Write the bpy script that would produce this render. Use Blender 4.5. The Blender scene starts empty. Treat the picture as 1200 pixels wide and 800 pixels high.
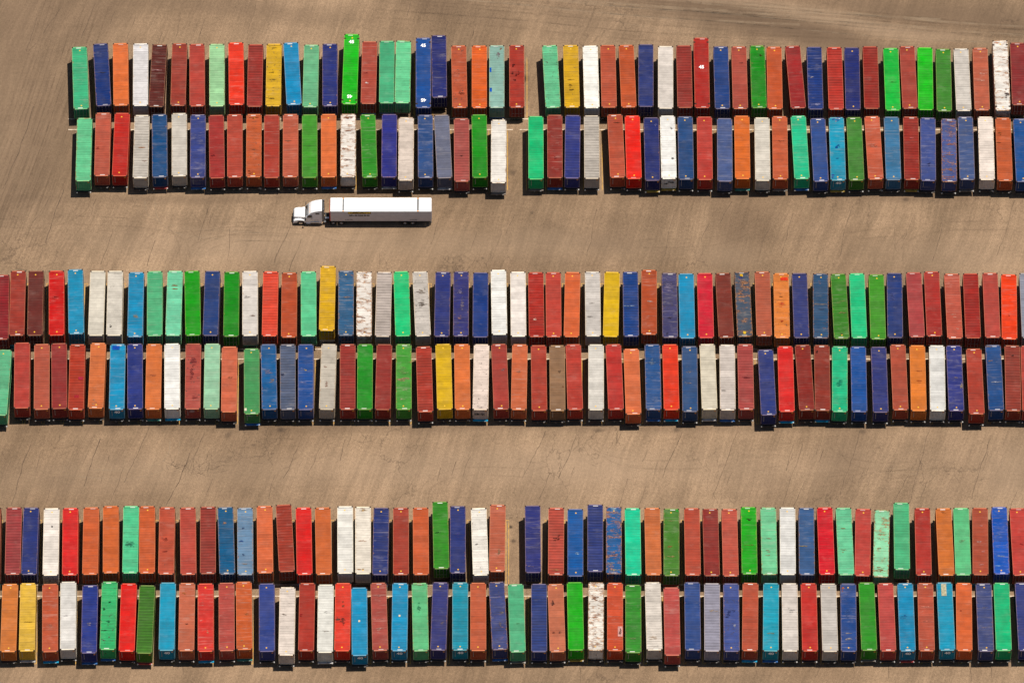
import bpy, bmesh, math, random
from mathutils import Vector, Matrix
random.seed(7)
S = bpy.context.scene
COL = S.collection
R = math.radians
# ---------------------------------------------------------------- camera
PITCH, DIST, FPX = R(58.0), 1240.0, 9126.0
cam_d = bpy.data.cameras.new('camera'); cam = bpy.data.objects.new('camera', cam_d); COL.objects.link(cam)
cam_d.sensor_width = 36.0; cam_d.lens = 36.0 * FPX / 1200.0
cam_d.clip_start = 10.0; cam_d.clip_end = 20000.0
cam.location = (0, -DIST * math.cos(PITCH), DIST * math.sin(PITCH))
cam.rotation_euler = (R(90) - PITCH, 0, 0)
S.camera = cam
# ---------------------------------------------------------------- light
SUN_DIR = Vector((0.95, 0.48, 4.1)).normalized()
SUN_EL = math.asin(SUN_DIR.z); SUN_AZ = math.atan2(SUN_DIR.x, SUN_DIR.y)
w = bpy.data.worlds.new('World'); S.world = w; w.use_nodes = True
nt = w.node_tree; nt.nodes.clear()
sky = nt.nodes.new('ShaderNodeTexSky'); sky.sky_type = 'NISHITA'; sky.sun_disc = False
sky.sun_elevation = SUN_EL; sky.sun_rotation = SUN_AZ
bg = nt.nodes.new('ShaderNodeBackground'); bg.inputs[1].default_value = 0.055
wo = nt.nodes.new('ShaderNodeOutputWorld')
nt.links.new(sky.outputs[0], bg.inputs[0]); nt.links.new(bg.outputs[0], wo.inputs[0])
sl = bpy.data.lights.new('sun', 'SUN'); sl.energy = 4.9; sl.angle = R(0.5); sl.color = (1.0, 0.93, 0.84)
so = bpy.data.objects.new('sun', sl); COL.objects.link(so); so.location = (0, 0, 300)
so.rotation_euler = SUN_DIR.to_track_quat('Z', 'Y').to_euler()
S.view_settings.view_transform = 'Standard'; S.view_settings.look = 'None'
S.view_settings.exposure = 0.3; S.view_settings.gamma = 1.0

# ---------------------------------------------------------------- helpers
cp, sp = math.cos(PITCH), math.sin(PITCH)
CR, CU, CF = Vector((1, 0, 0)), Vector((0, sp, cp)), Vector((0, cp, -sp))
CAM = Vector(cam.location)
def pix(x, y, z=0.0):                      # a point of the photograph, laid on the level plane at height z
    d = CF * FPX + CR * (x - 600.0) - CU * (y - 400.0)
    t = (z - CAM.z) / d.z
    return CAM + d * t
def proj(p):
    v = Vector(p) - CAM; k = FPX / v.dot(CF)
    return 600.0 + v.dot(CR) * k, 400.0 - v.dot(CU) * k
def lin(c):
    c = c / 255.0
    return c / 12.92 if c <= 0.04045 else ((c + 0.055) / 1.055) ** 2.4
def mesh_from(name, verts, faces, mats=(), mi=None):
    m = bpy.data.meshes.new(name); m.from_pydata(verts, [], faces); m.update()
    for a in mats: m.materials.append(a)
    if mi: m.polygons.foreach_set('material_index', mi)
    return m
class MB:
    def __init__(s): s.v = []; s.f = []; s.m = []
    def box(s, x0, x1, y0, y1, z0, z1, m=0):
        n = len(s.v)
        s.v += [(x0,y0,z0),(x1,y0,z0),(x1,y1,z0),(x0,y1,z0),(x0,y0,z1),(x1,y0,z1),(x1,y1,z1),(x0,y1,z1)]
        for q in ((0,3,2,1),(4,5,6,7),(0,1,5,4),(1,2,6,5),(2,3,7,6),(3,0,4,7)):
            s.f.append(tuple(n + i for i in q)); s.m.append(m)
    def quad(s, a, b, c, d, m=0):
        n = len(s.v); s.v += [a, b, c, d]; s.f.append((n, n+1, n+2, n+3)); s.m.append(m)
    def poly(s, pts, m=0):
        n = len(s.v); s.v += list(pts); s.f.append(tuple(range(n, n + len(pts)))); s.m.append(m)
    def prism(s, pts, axis, a, b, m=0):    # closed outline (2-D) pushed along an axis from a to b
        def P(p, t): return (t, p[0], p[1]) if axis == 'x' else (p[0], t, p[1]) if axis == 'y' else (p[0], p[1], t)
        n = len(s.v); k = len(pts)
        s.v += [P(p, a) for p in pts] + [P(p, b) for p in pts]
        s.f.append(tuple(n + i for i in range(k))[::-1]); s.m.append(m)
        s.f.append(tuple(n + k + i for i in range(k))); s.m.append(m)
        for i in range(k):
            j = (i + 1) % k; s.f.append((n+i, n+j, n+k+j, n+k+i)); s.m.append(m)
    def cyl(s, c, axis, r, h, n=12, m=0, r2=None):
        r2 = r if r2 is None else r2
        base = len(s.v)
        for t, rr in ((-h / 2, r), (h / 2, r2)):
            for i in range(n):
                a = 2 * math.pi * i / n; u, v = rr * math.cos(a), rr * math.sin(a)
                s.v.append((c[0]+t, c[1]+u, c[2]+v) if axis == 'x' else (c[0]+u, c[1]+t, c[2]+v) if axis == 'y' else (c[0]+u, c[1]+v, c[2]+t))
        s.f.append(tuple(base + i for i in range(n))[::-1]); s.m.append(m)
        s.f.append(tuple(base + n + i for i in range(n))); s.m.append(m)
        for i in range(n):
            j = (i + 1) % n; s.f.append((base+i, base+j, base+n+j, base+n+i)); s.m.append(m)
    def mesh(s, name, mats, fix=True):
        me = mesh_from(name, s.v, s.f, mats, s.m)
        if fix:
            bm = bmesh.new(); bm.from_mesh(me); bmesh.ops.recalc_face_normals(bm, faces=bm.faces); bm.to_mesh(me); bm.free()
        return me
def link(name, data, parent=None, loc=None, rot=None):
    o = bpy.data.objects.new(name, data); COL.objects.link(o)
    if parent is not None: o.parent = parent
    if loc is not None: o.location = loc
    if rot is not None: o.rotation_euler = rot
    return o

# ---------------------------------------------------------------- node helpers
class NT:
    def __init__(s, name):
        s.mat = bpy.data.materials.new(name); s.mat.use_nodes = True
        s.t = s.mat.node_tree; s.t.nodes.clear()
        s.out = s.t.nodes.new('ShaderNodeOutputMaterial'); s.b = s.t.nodes.new('ShaderNodeBsdfPrincipled')
        s.t.links.new(s.b.outputs[0], s.out.inputs[0])
        s.b.inputs['Specular IOR Level'].default_value = 0.25
    def n(s, typ, **k):
        x = s.t.nodes.new(typ)
        for a, b in k.items(): setattr(x, a, b)
        return x
    def put(s, sock, v):
        if isinstance(v, bpy.types.NodeSocket): s.t.links.new(v, sock)
        elif v is not None: sock.default_value = v
    def math(s, op, a, b=None, c=None, clamp=False):
        x = s.n('ShaderNodeMath', operation=op, use_clamp=clamp)
        s.put(x.inputs[0], a); s.put(x.inputs[1], b); s.put(x.inputs[2], c)
        return x.outputs[0]
    def mix(s, f, a, b, mode='MIX'):
        x = s.n('ShaderNodeMix', data_type='RGBA', blend_type=mode)
        s.put(x.inputs[0], f); s.put(x.inputs[6], a); s.put(x.inputs[7], b)
        return x.outputs[2]
    def mapping(s, v, scale=(1,1,1), rot=(0,0,0), loc=(0,0,0)):
        x = s.n('ShaderNodeMapping'); s.put(x.inputs['Vector'], v)
        x.inputs['Scale'].default_value = scale; x.inputs['Rotation'].default_value = rot
        s.put(x.inputs['Location'], loc)
        return x.outputs[0]
    def noise(s, v, scale, detail=3.0, rough=0.55, dist=0.0):
        x = s.n('ShaderNodeTexNoise'); s.put(x.inputs['Vector'], v)
        x.inputs['Scale'].default_value = scale; x.inputs['Detail'].default_value = detail
        x.inputs['Roughness'].default_value = rough; x.inputs['Distortion'].default_value = dist
        return x.outputs[0]
    def ramp(s, v, lo, hi, a=0.0, b=1.0, smooth=True):
        x = s.n('ShaderNodeMapRange', interpolation_type='SMOOTHSTEP' if smooth else 'LINEAR')
        s.put(x.inputs[0], v); s.put(x.inputs[1], lo); s.put(x.inputs[2], hi); s.put(x.inputs[3], a); s.put(x.inputs[4], b)
        return x.outputs[0]
    def attr(s, name):
        x = s.n('ShaderNodeAttribute', attribute_type='OBJECT'); x.attribute_name = name
        return x.outputs['Fac']

def flat_mat(name, rgb, rough=0.6, metal=0.0, vary=0.15, scale=2.0, spec=0.25):
    t = NT(name); tc = t.n('ShaderNodeTexCoord').outputs['Object']
    f = t.ramp(t.noise(tc, scale, 4), 0.3, 0.7, 1 - vary, 1 + vary)
    t.put(t.b.inputs['Base Color'], t.mix(1.0, (*rgb, 1), t.combine(f) if False else f, 'MULTIPLY'))
    t.b.inputs['Roughness'].default_value = rough; t.b.inputs['Metallic'].default_value = metal
    t.b.inputs['Specular IOR Level'].default_value = spec
    return t.mat

# ---------------------------------------------------------------- paint of the containers (colour and wear come from each object)
def paint_material(name, roof):
    t = NT(name)
    tc = t.n('ShaderNodeTexCoord').outputs['Object']
    oi = t.n('ShaderNodeObjectInfo'); col = oi.outputs['Color']; rnd = oi.outputs['Random']
    seed = t.n('ShaderNodeCombineXYZ'); t.put(seed.inputs[0], t.math('MULTIPLY', rnd, 131.0)); t.put(seed.inputs[1], t.math('MULTIPLY', rnd, 77.0)); t.put(seed.inputs[2], t.math('MULTIPLY', rnd, 39.0))
    add = t.n('ShaderNodeVectorMath', operation='ADD'); t.put(add.inputs[0], tc); t.put(add.inputs[1], seed.outputs[0]); P = add.outputs[0]
    rust, scuff, dirt = t.attr('rust'), t.attr('scuff'), t.attr('dirt')
    sep = t.n('ShaderNodeSeparateXYZ'); t.put(sep.inputs[0], tc); X, Y, Z = sep.outputs
    # fading and dust, in broad patches
    c = t.mix(t.ramp(t.noise(t.mapping(P, (0.5, 0.35, 0.5)), 1.0, 2), 0.3, 0.75, 0.0, 0.10), col, (0.14, 0.115, 0.09, 1))
    c = t.mix(1.0, c, t.ramp(t.noise(P, 0.9, 4), 0.25, 0.75, 0.86, 1.12), 'MULTIPLY')
    # dirt and chalk lying across the roof, following its corrugation
    across = t.noise(t.mapping(P, (0.22, 3.2, 0.6)), 1.0, 4, 0.65)
    c = t.mix(t.ramp(across, 0.54, 0.70, 0.0, t.math('MULTIPLY_ADD', scuff, 0.42, 0.06)), c, t.mix(0.45, col, (0.42, 0.36, 0.30, 1)))
    c = t.mix(t.ramp(t.noise(t.mapping(P, (0.5, 1.6, 0.5)), 1.3, 5, 0.7), t.math('MULTIPLY_ADD', scuff, -0.10, 0.72), t.math('MULTIPLY_ADD', scuff, -0.10, 0.80), 0.0, t.math('MULTIPLY', scuff, 0.6)), c, t.mix(0.5, col, (0.34, 0.28, 0.23, 1)))
    dl = t.noise(t.mapping(P, (0.28, 4.5, 0.5), loc=(9, 4, 2)), 1.0, 5, 0.7)
    c = t.mix(t.ramp(dl, 0.56, 0.72, 0.0, t.math('MULTIPLY_ADD', dirt, 0.75, 0.22)), c, t.mix(0.75, col, (0.02, 0.015, 0.012, 1)))
    # dark grime marks
    g = t.math('MULTIPLY_ADD', dirt, -0.13, 0.74)
    c = t.mix(t.ramp(t.noise(t.mapping(P, (1.1, 1.6, 1.0)), 1.6, 6, 0.72), g, t.math('ADD', g, 0.05), 0.0, t.math('MULTIPLY_ADD', dirt, 0.7, 0.25)), c, (0.045, 0.035, 0.03, 1))
    # small rust and dirt specks
    sk = t.noise(P, 5.5, 3, 0.6)
    c = t.mix(t.ramp(sk, t.math('MULTIPLY_ADD', dirt, -0.05, 0.715), 0.77, 0.0, 0.8), c, (0.07, 0.035, 0.022, 1))
    # rust patches
    r0 = t.math('MULTIPLY_ADD', rust, -0.24, 0.77)
    rn = t.noise(t.mapping(P, (0.55, 1.5, 0.8), loc=(3, 8, 1)), 1.2, 7, 0.74)
    rustc = t.mix(t.ramp(t.noise(P, 4.0, 3), 0.35, 0.65), (0.085, 0.033, 0.014, 1), (0.32, 0.145, 0.055, 1))
    c = t.mix(t.ramp(rn, r0, t.math('ADD', r0, 0.12), 0.0, 0.85), c, rustc)
    if roof:
        # rust creeping in from the rails and ends
        ax = t.math('ABSOLUTE', X); hl = t.attr('half_length')
        ay = t.math('SUBTRACT', hl, t.math('ABSOLUTE', Y))
        e = t.math('MINIMUM', t.math('SUBTRACT', 1.15, ax), t.math('MULTIPLY', ay, 0.45))
        en = t.math('SUBTRACT', t.math('MULTIPLY_ADD', t.noise(P, 2.6, 5, 0.7), 0.5, -0.23), t.math('MULTIPLY', e, t.math('MULTIPLY_ADD', rust, -0.35, 0.72)))
        c = t.mix(t.ramp(en, 0.0, 0.05, 0.0, t.math('MULTIPLY_ADD', rust, 0.4, 0.45)), c, rustc)
        # grime settled in the grooves of the corrugation
        gr = t.math('FRACT', t.math('DIVIDE', t.math('SUBTRACT', t.math('ADD', Y, hl), 0.16), t.attr('pitch')))
        gl = t.ramp(t.math('ABSOLUTE', t.math('SUBTRACT', gr, 0.17)), 0.06, 0.24, 1.0, 0.0)
        gk = t.math('MULTIPLY', t.ramp(t.noise(t.mapping(P, (0.4, 2.4, 1), loc=(5, 5, 5)), 1.0, 3), 0.3, 0.7, 0.25, 1.0), t.attr('groove'))
        c = t.mix(t.math('MULTIPLY', gl, gk), c, t.mix(0.7, col, (0.012, 0.009, 0.008, 1)))
        # each roof sheet has weathered a little differently
        sh = t.n('ShaderNodeTexWhiteNoise', noise_dimensions='2D'); cv = t.n('ShaderNodeCombineXYZ')
        t.put(cv.inputs[0], t.math('FLOOR', t.math('DIVIDE', t.math('ADD', Y, 30.0 + 1.17 * .5), 1.17))); t.put(cv.inputs[1], t.math('MULTIPLY', rnd, 91.0)); t.put(sh.inputs[0], cv.outputs[0])
        c = t.mix(1.0, c, t.ramp(sh.outputs[0], 0.0, 1.0, 0.90, 1.08), 'MULTIPLY')
        # chalky bloom where water has stood
        bl = t.noise(t.mapping(P, (0.35, 0.8, 1), loc=(17, 2, 6)), 1.0, 5, 0.68)
        c = t.mix(t.ramp(bl, 0.55, 0.72, 0.0, t.math('MULTIPLY_ADD', scuff, 0.22, 0.14)), c, t.mix(0.5, col, (0.36, 0.32, 0.27, 1)))
        # seams between the roof sheets
        fr = t.math('ABSOLUTE', t.math('SUBTRACT', t.math('FRACT', t.math('DIVIDE', t.math('ADD', Y, 30.0), 1.17)), 0.5))
        c = t.mix(t.ramp(fr, 0.035, 0.05, 0.30, 0.0), c, t.mix(0.6, col, (0.03, 0.02, 0.02, 1)))
        # printed number strip at each end and the yellow height dots
        rx = t.math('MULTIPLY', t.math('SUBTRACT', t.math('FRACT', t.math('MULTIPLY', rnd, 7.7)), 0.5), 0.5)
        px_ = t.ramp(t.math('ABSOLUTE', t.math('SUBTRACT', X, rx)), 0.35, 0.42, 1.0, 0.0)
        py_ = t.ramp(t.math('ABSOLUTE', t.math('SUBTRACT', ay, 0.25)), 0.055, 0.09, 0.9, 0.0)
        c = t.mix(t.math('MULTIPLY', t.math('MULTIPLY', px_, py_), t.attr('strip')), c, (0.60, 0.58, 0.55, 1))
        dx = t.math('SUBTRACT', X, t.math('MULTIPLY', rx, -0.4)); dy = t.math('SUBTRACT', ay, 0.72)
        dd = t.math('SQRT', t.math('ADD', t.math('MULTIPLY', dx, dx), t.math('MULTIPLY', dy, dy)))
        c = t.mix(t.math('MULTIPLY', t.ramp(dd, 0.09, 0.15, 0.85, 0.0), t.attr('dots')), c, (0.62, 0.36, 0.03, 1))
    t.put(t.b.inputs['Base Color'], c)
    t.put(t.b.inputs['Roughness'], t.ramp(rn, 0.4, 0.7, 0.6, 0.85)); t.b.inputs['Specular IOR Level'].default_value = 0.08
    bp = t.n('ShaderNodeBump'); bp.inputs['Strength'].default_value = 0.25; bp.inputs['Distance'].default_value = 0.02
    t.put(bp.inputs['Height'], t.noise(t.mapping(P, (1, 2.5, 1)), 1.4, 3)); t.put(t.b.inputs['Normal'], bp.outputs[0])
    return t.mat
M = {}
M['roof'] = paint_material('roof_paint', True)
M['wall'] = paint_material('wall_paint', False)
M['iron'] = flat_mat('rusty_corner_iron', (0.026, 0.014, 0.009), 0.8, vary=0.6, scale=5)
M['rubber'] = flat_mat('tyre_rubber', (0.018, 0.017, 0.016), 0.85)
M['steel'] = flat_mat('galvanised_steel', (0.30, 0.29, 0.28), 0.55, 0.2)
M['lamp'] = flat_mat('white_bolster_cap', (0.34, 0.33, 0.31), 0.4)
M['orange_plate'] = flat_mat('amber_sticker', (0.75, 0.30, 0.03), 0.5)
M['white_print'] = flat_mat('white_lettering', (0.82, 0.82, 0.80), 0.5, vary=0.05)
def obj_col_mat(name, rough=0.6):
    t = NT(name); tc = t.n('ShaderNodeTexCoord').outputs['Object']
    oi = t.n('ShaderNodeObjectInfo')
    c = t.mix(1.0, oi.outputs['Color'], t.ramp(t.noise(tc, 2.0, 4), 0.3, 0.7, 0.8, 1.15), 'MULTIPLY')
    c = t.mix(t.ramp(t.noise(tc, 3.0, 5, 0.7), 0.6, 0.66, 0.0, 0.8), c, (0.07, 0.035, 0.02, 1))
    t.put(t.b.inputs['Base Color'], c); t.b.inputs['Roughness'].default_value = rough
    return t.mat
M['chassis'] = obj_col_mat('chassis_paint')

# ---------------------------------------------------------------- ground
def ground_material():
    t = NT('worn_asphalt'); tc = t.n('ShaderNodeTexCoord').outputs['Object']
    wob = t.n('ShaderNodeVectorMath', operation='ADD')
    nz = t.n('ShaderNodeTexNoise'); t.put(nz.inputs['Vector'], tc); nz.inputs['Scale'].default_value = 0.03; nz.inputs['Detail'].default_value = 2
    sc = t.n('ShaderNodeVectorMath', operation='SCALE'); t.put(sc.inputs[0], nz.outputs['Color']); sc.inputs['Scale'].default_value = 6.0
    t.put(wob.inputs[0], tc); t.put(wob.inputs[1], sc.outputs[0]); W = wob.outputs[0]
    def mul(c, f): return t.mix(1.0, c, f, 'MULTIPLY')
    c = t.mix(t.ramp(t.noise(tc, 0.018, 3), 0.3, 0.7), (0.172, 0.114, 0.069, 1), (0.250, 0.170, 0.106, 1))
    c = mul(c, t.ramp(t.noise(tc, 0.11, 5, 0.6), 0.25, 0.75, 0.86, 1.12))
    W17 = t.mapping(W, rot=(0, 0, R(18)))
    s1 = t.mapping(W17, (0.55, 0.035, 1))
    c = mul(c, t.ramp(t.noise(s1, 1.0, 5, 0.62), 0.3, 0.7, 0.89, 1.08))
    s2 = t.mapping(W17, (2.6, 0.10, 1))
    c = mul(c, t.ramp(t.noise(s2, 1.0, 4, 0.6), 0.3, 0.72, 0.90, 1.08))
    s3 = t.mapping(W17, (0.09, 0.012, 1))
    c = mul(c, t.ramp(t.noise(s3, 1.0, 3, 0.5), 0.35, 0.62, 0.86, 1.06))
    # scrub marks of turning tyres, lying across the aisles
    s4 = t.mapping(W, (0.05, 0.9, 1), (0, 0, R(-4)))
    c = mul(c, t.ramp(t.noise(s4, 1.0, 5, 0.65), 0.35, 0.75, 1.03, 0.94))
    # grit
    c = mul(c, t.ramp(t.noise(tc, 2.4, 4, 0.7), 0.25, 0.75, 0.82, 1.16))
    c = mul(c, t.ramp(t.noise(tc, 9.0, 2, 0.7), 0.25, 0.75, 0.62, 1.36))
    c = t.mix(t.ramp(t.noise(tc, 1.1, 5, 0.75), 0.66, 0.72, 0.0, 0.45), c, (0.07, 0.045, 0.03, 1))
    # oil and dirt spots, and broad darker and lighter areas, with places of their own: x, y of the photograph, half sizes in metres, turn, strength, tone
    P = GROUND_PATCHES
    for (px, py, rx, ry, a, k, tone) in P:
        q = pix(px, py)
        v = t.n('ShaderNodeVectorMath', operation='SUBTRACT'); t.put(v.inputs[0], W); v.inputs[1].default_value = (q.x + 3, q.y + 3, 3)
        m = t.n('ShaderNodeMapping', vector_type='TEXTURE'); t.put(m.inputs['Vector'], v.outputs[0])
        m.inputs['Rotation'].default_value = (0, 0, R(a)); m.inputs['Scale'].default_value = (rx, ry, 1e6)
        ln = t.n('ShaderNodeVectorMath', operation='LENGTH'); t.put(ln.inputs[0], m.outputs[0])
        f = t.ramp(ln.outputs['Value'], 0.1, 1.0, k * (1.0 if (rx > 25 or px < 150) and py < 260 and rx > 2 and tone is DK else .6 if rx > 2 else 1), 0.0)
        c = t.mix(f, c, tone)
    # fine cracks, in places only
    vo = t.n('ShaderNodeTexVoronoi', feature='DISTANCE_TO_EDGE')
    wv = t.n('ShaderNodeVectorMath', operation='ADD')
    nz2 = t.n('ShaderNodeTexNoise'); t.put(nz2.inputs['Vector'], tc); nz2.inputs['Scale'].default_value = 0.9; nz2.inputs['Detail'].default_value = 4
    sc2 = t.n('ShaderNodeVectorMath', operation='SCALE'); t.put(sc2.inputs[0], nz2.outputs['Color']); sc2.inputs['Scale'].default_value = 1.6
    t.put(wv.inputs[0], t.mapping(W17, (1.0, 0.55, 1))); t.put(wv.inputs[1], sc2.outputs[0])
    t.put(vo.inputs['Vector'], wv.outputs[0]); vo.inputs['Scale'].default_value = 0.30
    mask = t.ramp(t.noise(t.mapping(tc, loc=(40, 12, 0)), 0.06, 3), 0.52, 0.64, 0.0, 0.45)
    c = t.mix(t.math('MULTIPLY', t.ramp(vo.outputs['Distance'], 0.004, 0.022, 1.0, 0.0), mask), c, (0.05, 0.034, 0.024, 1))
    t.put(t.b.inputs['Base Color'], c); t.b.inputs['Roughness'].default_value = 0.9
    t.b.inputs['Specular IOR Level'].default_value = 0.1
    bp = t.n('ShaderNodeBump'); bp.inputs['Strength'].default_value = 0.5; bp.inputs['Distance'].default_value = 0.03
    t.put(bp.inputs['Height'], t.noise(tc, 4.0, 4, 0.7)); t.put(t.b.inputs['Normal'], bp.outputs[0])
    return t.mat
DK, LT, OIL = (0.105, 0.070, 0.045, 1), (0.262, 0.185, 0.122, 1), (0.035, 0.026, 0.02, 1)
GROUND_PATCHES = [
 (850, 18, 40, 5, -14, .75, DK), (960, 38, 32, 4, -16, .6, DK), (1120, 18, 45, 4.5, -10, .6, DK), (700, 30, 22, 3.5, -20, .45, DK),
 (920, 8, 40, 2.5, -12, .5, LT), (1030, 28, 40, 2.2, -12, .5, LT), (520, 8, 24, 3, -15, .5, DK), (290, 10, 30, 3, -6, .35, DK),
 (20, 60, 14, 40, -17, .5, DK), (60, 170, 10, 24, -17, .5, DK), (130, 12, 8, 20, -17, .4, DK), (15, 200, 6, 30, -17, .4, DK),  # broad areas that darken the left side and upper left of the ground
 (860, 272, 7, 14, -17, .55, DK), (700, 280, 22, 3, -4, .35, DK), (985, 545, 6, 16, -18, .55, DK), (900, 575, 8, 8, -18, .4, DK),
 (1120, 555, 5, 14, -18, .45, DK), (640, 575, 6, 10, -18, .3, DK), (690, 550, 12, 7, -10, .5, LT), (1185, 560, 8, 10, -18, .6, LT),
 (600, 545, 90, 5, 0, .45, LT), (500, 285, 70, 5, 0, .45, LT), (1100, 300, 24, 6, 0, .4, LT), (850, 300, 9, 4, 0, .4, LT), (300, 285, 40, 5, 0, .35, LT), (130, 560, 40, 6, 0, .35, LT),
 (400, 500, 120, 1.6, 0, .4, DK), (900, 500, 120, 1.8, 0, .45, DK), (300, 232, 60, 1.5, 0, .4, DK), (950, 230, 60, 1.6, 0, .45, DK),  # long narrow darker bands beside the rows
 (620, 89, .9, 1.1, 0, .8, OIL), (598, 612, .5, .5, 0, .9, OIL), (600, 629, .8, .6, 0, .7, OIL), (605, 122, .7, .8, 0, .55, OIL),
 (184, 499, .9, .7, 0, .55, OIL), (325, 500, 1.0, .8, 0, .6, OIL), (260, 509, 1.3, .8, 40, .45, OIL), (290, 520, .7, .5, 0, .4, OIL),
 (602, 205, .8, .9, 0, .5, OIL), (625, 250, .5, .5, 0, .4, OIL), (1010, 510, .8, .6, 0, .45, OIL), (705, 505, 1.2, .5, 0, .5, OIL),
 (795, 503, .8, .6, 0, .5, OIL), (905, 232, 1.0, .6, 0, .5, OIL), (1058, 232, .9, .6, 0, .5, OIL), (560, 300, .5, .4, 0, .4, OIL)]
M['ground'] = ground_material()
GY = 3000
gm = mesh_from('ground', [(-GY, -GY, 0), (GY, -GY, 0), (GY, GY, 0), (-GY, GY, 0)], [(0, 1, 2, 3)], [M['ground']])
ground = link('pavement', gm); ground['kind'] = 'structure'; ground['label'] = 'worn sandy brown asphalt of the container yard'

# painted slot lines
def paint_line_mat(name, rgb):
    t = NT(name); tc = t.n('ShaderNodeTexCoord').outputs['Object']
    f = t.ramp(t.noise(tc, 1.3, 6, 0.75), 0.45, 0.62, 0.0, 0.7)
    t.put(t.b.inputs['Base Color'], t.mix(f, (*rgb, 1), (0.2, 0.14, 0.09, 1))); t.b.inputs['Roughness'].default_value = 0.8
    return t.mat
M['yellow_line'] = paint_line_mat('yellow_line_paint', (0.50, 0.28, 0.05))
M['white_line'] = paint_line_mat('pale_line_paint', (0.62, 0.52, 0.40))
ROWS = {1: (68.0, 139.3, 594.0+23.5), 2: (152.0, 223.5, 594.8), 3: (332.0, 408.7, 571.0), 4: (421.0, 496.5, 571.0), 5: (609.0, 684.3, 594.6), 6: (698.0, 777.5, 594.6)}
for r, (y0, y1, xa) in ROWS.items():
    a, b = pix(xa, y0), pix(xa, y1); L = a.y - b.y
    mb = MB(); hw = 0.26 if r not in (1, 2) else 0.05; lw = 0.10
    if r in (1, 2): mb.box(-lw/2, lw/2, -L, 0, 0.001, 0.005)
    else:
        mb.box(-hw, -hw + lw, -L, 0, 0.001, 0.005); mb.box(hw - lw, hw, -L, 0, 0.001, 0.005)
        if r % 2: mb.box(-hw + lw, hw - lw, -lw, 0, 0.001, 0.005)
        else: mb.box(-hw + lw, hw - lw, -L, -L + lw, 0.001, 0.005)
    me = mb.mesh('slot_line', [M['yellow_line']])
    for k in range(-27, 28):
        x = a.x + k * 3.055
        if r in (1, 2) and (x < -70 or (k == -1 and r == 1)): continue
        if abs(x) > 84: continue
        link('parking_line', me, ground, (x, a.y, 0))
for (y, x0, x1, gaps) in ((139.6, 80, 1230, []), (152.0, 80, 1230, [(601, 609)]), (409.0, -30, 1230, []), (420.5, -30, 1230, []), (684.8, -30, 1230, []), (698.0, -30, 1230, [])):
    segs = []; cur = x0
    for g0, g1 in gaps: segs.append((cur, g0)); cur = g1
    segs.append((cur, x1))
    for s0, s1 in segs:
        a, b = pix(s0, y), pix(s1, y)
        mb = MB(); mb.box(a.x, b.x, a.y - .07, a.y + .07, 0.006, 0.010)
        o = link('base_line', mb.mesh('base_line', [M['white_line']]), ground)

# long cracks and filled joints in the asphalt, drawn as thin dark strips
M['crack_line'] = flat_mat('crack_shadow', (0.085, 0.056, 0.036), 0.9, vary=0.4, scale=1.0)
def strip_mesh(mb, pts, wd):
    for i in range(len(pts) - 1):
        a, b = Vector(pts[i]), Vector(pts[i+1]); d = (b - a); d.z = 0
        if d.length < 1e-4: continue
        n = Vector((-d.y, d.x, 0)).normalized() * wd / 2 * random.uniform(.6, 1.3)
        mb.quad(tuple(a - n), tuple(b - n), tuple(b + n), tuple(a + n))
def crack(mb, p, q, wd=0.07, jit=0.10, step=1.0):
    n = max(2, int((q - p).length / step)); pts = []; off = 0
    d = (q - p).normalized(); s = Vector((-d.y, d.x, 0))
    for i in range(n + 1):
        off = off * .85 + random.uniform(-jit, jit)
        pts.append(p.lerp(q, i / n) + s * off + Vector((0, 0, 0.004)))
    strip_mesh(mb, pts, wd)
cm = MB(); rs = random.Random(3)
spans = ([(-20, y, 1220, y + 8) for y in ()])
LONG = [((112, 5), (97, 45), .10), ((44, 20), (30, 60), .08), ((72, 8), (52, 40), .06), ((240, 22), (232, 48), .07), ((75, 222), (52, 285), .10), ((60, 230), (40, 262), .06), ((40, 125), (5, 222), .10),
        ((247, 238), (236, 282), .08), ((340, 262), (322, 308), .09), ((352, 280), (338, 318), .07), ((132, 268), (120, 310), .06), ((182, 282), (174, 312), .06), ((270, 268), (266, 305), .06),
        ((35, 520), (12, 592), .09), ((118, 514), (98, 570), .11), ((175, 500), (146, 565), .07), ((222, 530), (196, 592), .10), ((145, 545), (128, 590), .06), ((350, 522), (332, 560), .07), ((405, 515), (398, 540), .08),
        ((640, 505), (612, 560), .08), ((800, 505), (778, 560), .08), ((735, 560), (722, 598), .08), ((676, 512), (655, 560), .06), ((865, 505), (838, 585), .06), ((940, 520), (915, 590), .06), ((1010, 500), (985, 580), .06),
        ((1090, 505), (1065, 590), .06), ((1160, 510), (1140, 585), .07), ((858, 236), (845, 262), .07), ((1105, 262), (1090, 305), .08), ((930, 250), (915, 300), .06), ((1000, 240), (985, 300), .06), ((700, 245), (688, 300), .05),
        ((1190, 235), (1168, 300), .06), ((790, 252), (778, 300), .05), ((212, 20), (206, 44), .06), ((160, 18), (148, 46), .06), ((300, 6), (290, 40), .05)]
for i in range(90):
    yy = rs.choice((rs.uniform(2, 60), rs.uniform(230, 312), rs.uniform(503, 585), rs.uniform(503, 585), rs.uniform(785, 800)))
    xx = rs.uniform(0, 1195)
    if yy < 60 and xx > 600: continue
    ln_ = rs.uniform(6, 34); LONG.append(((xx, yy), (xx - ln_ * rs.uniform(.28, .5), min(yy + ln_, 600 if yy > 400 else 318 if yy > 200 else 60)), rs.uniform(.035, .07)))
for a, b, wd in LONG: crack(cm, pix(*a), pix(*b), wd, 0.14, 0.9)
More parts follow.
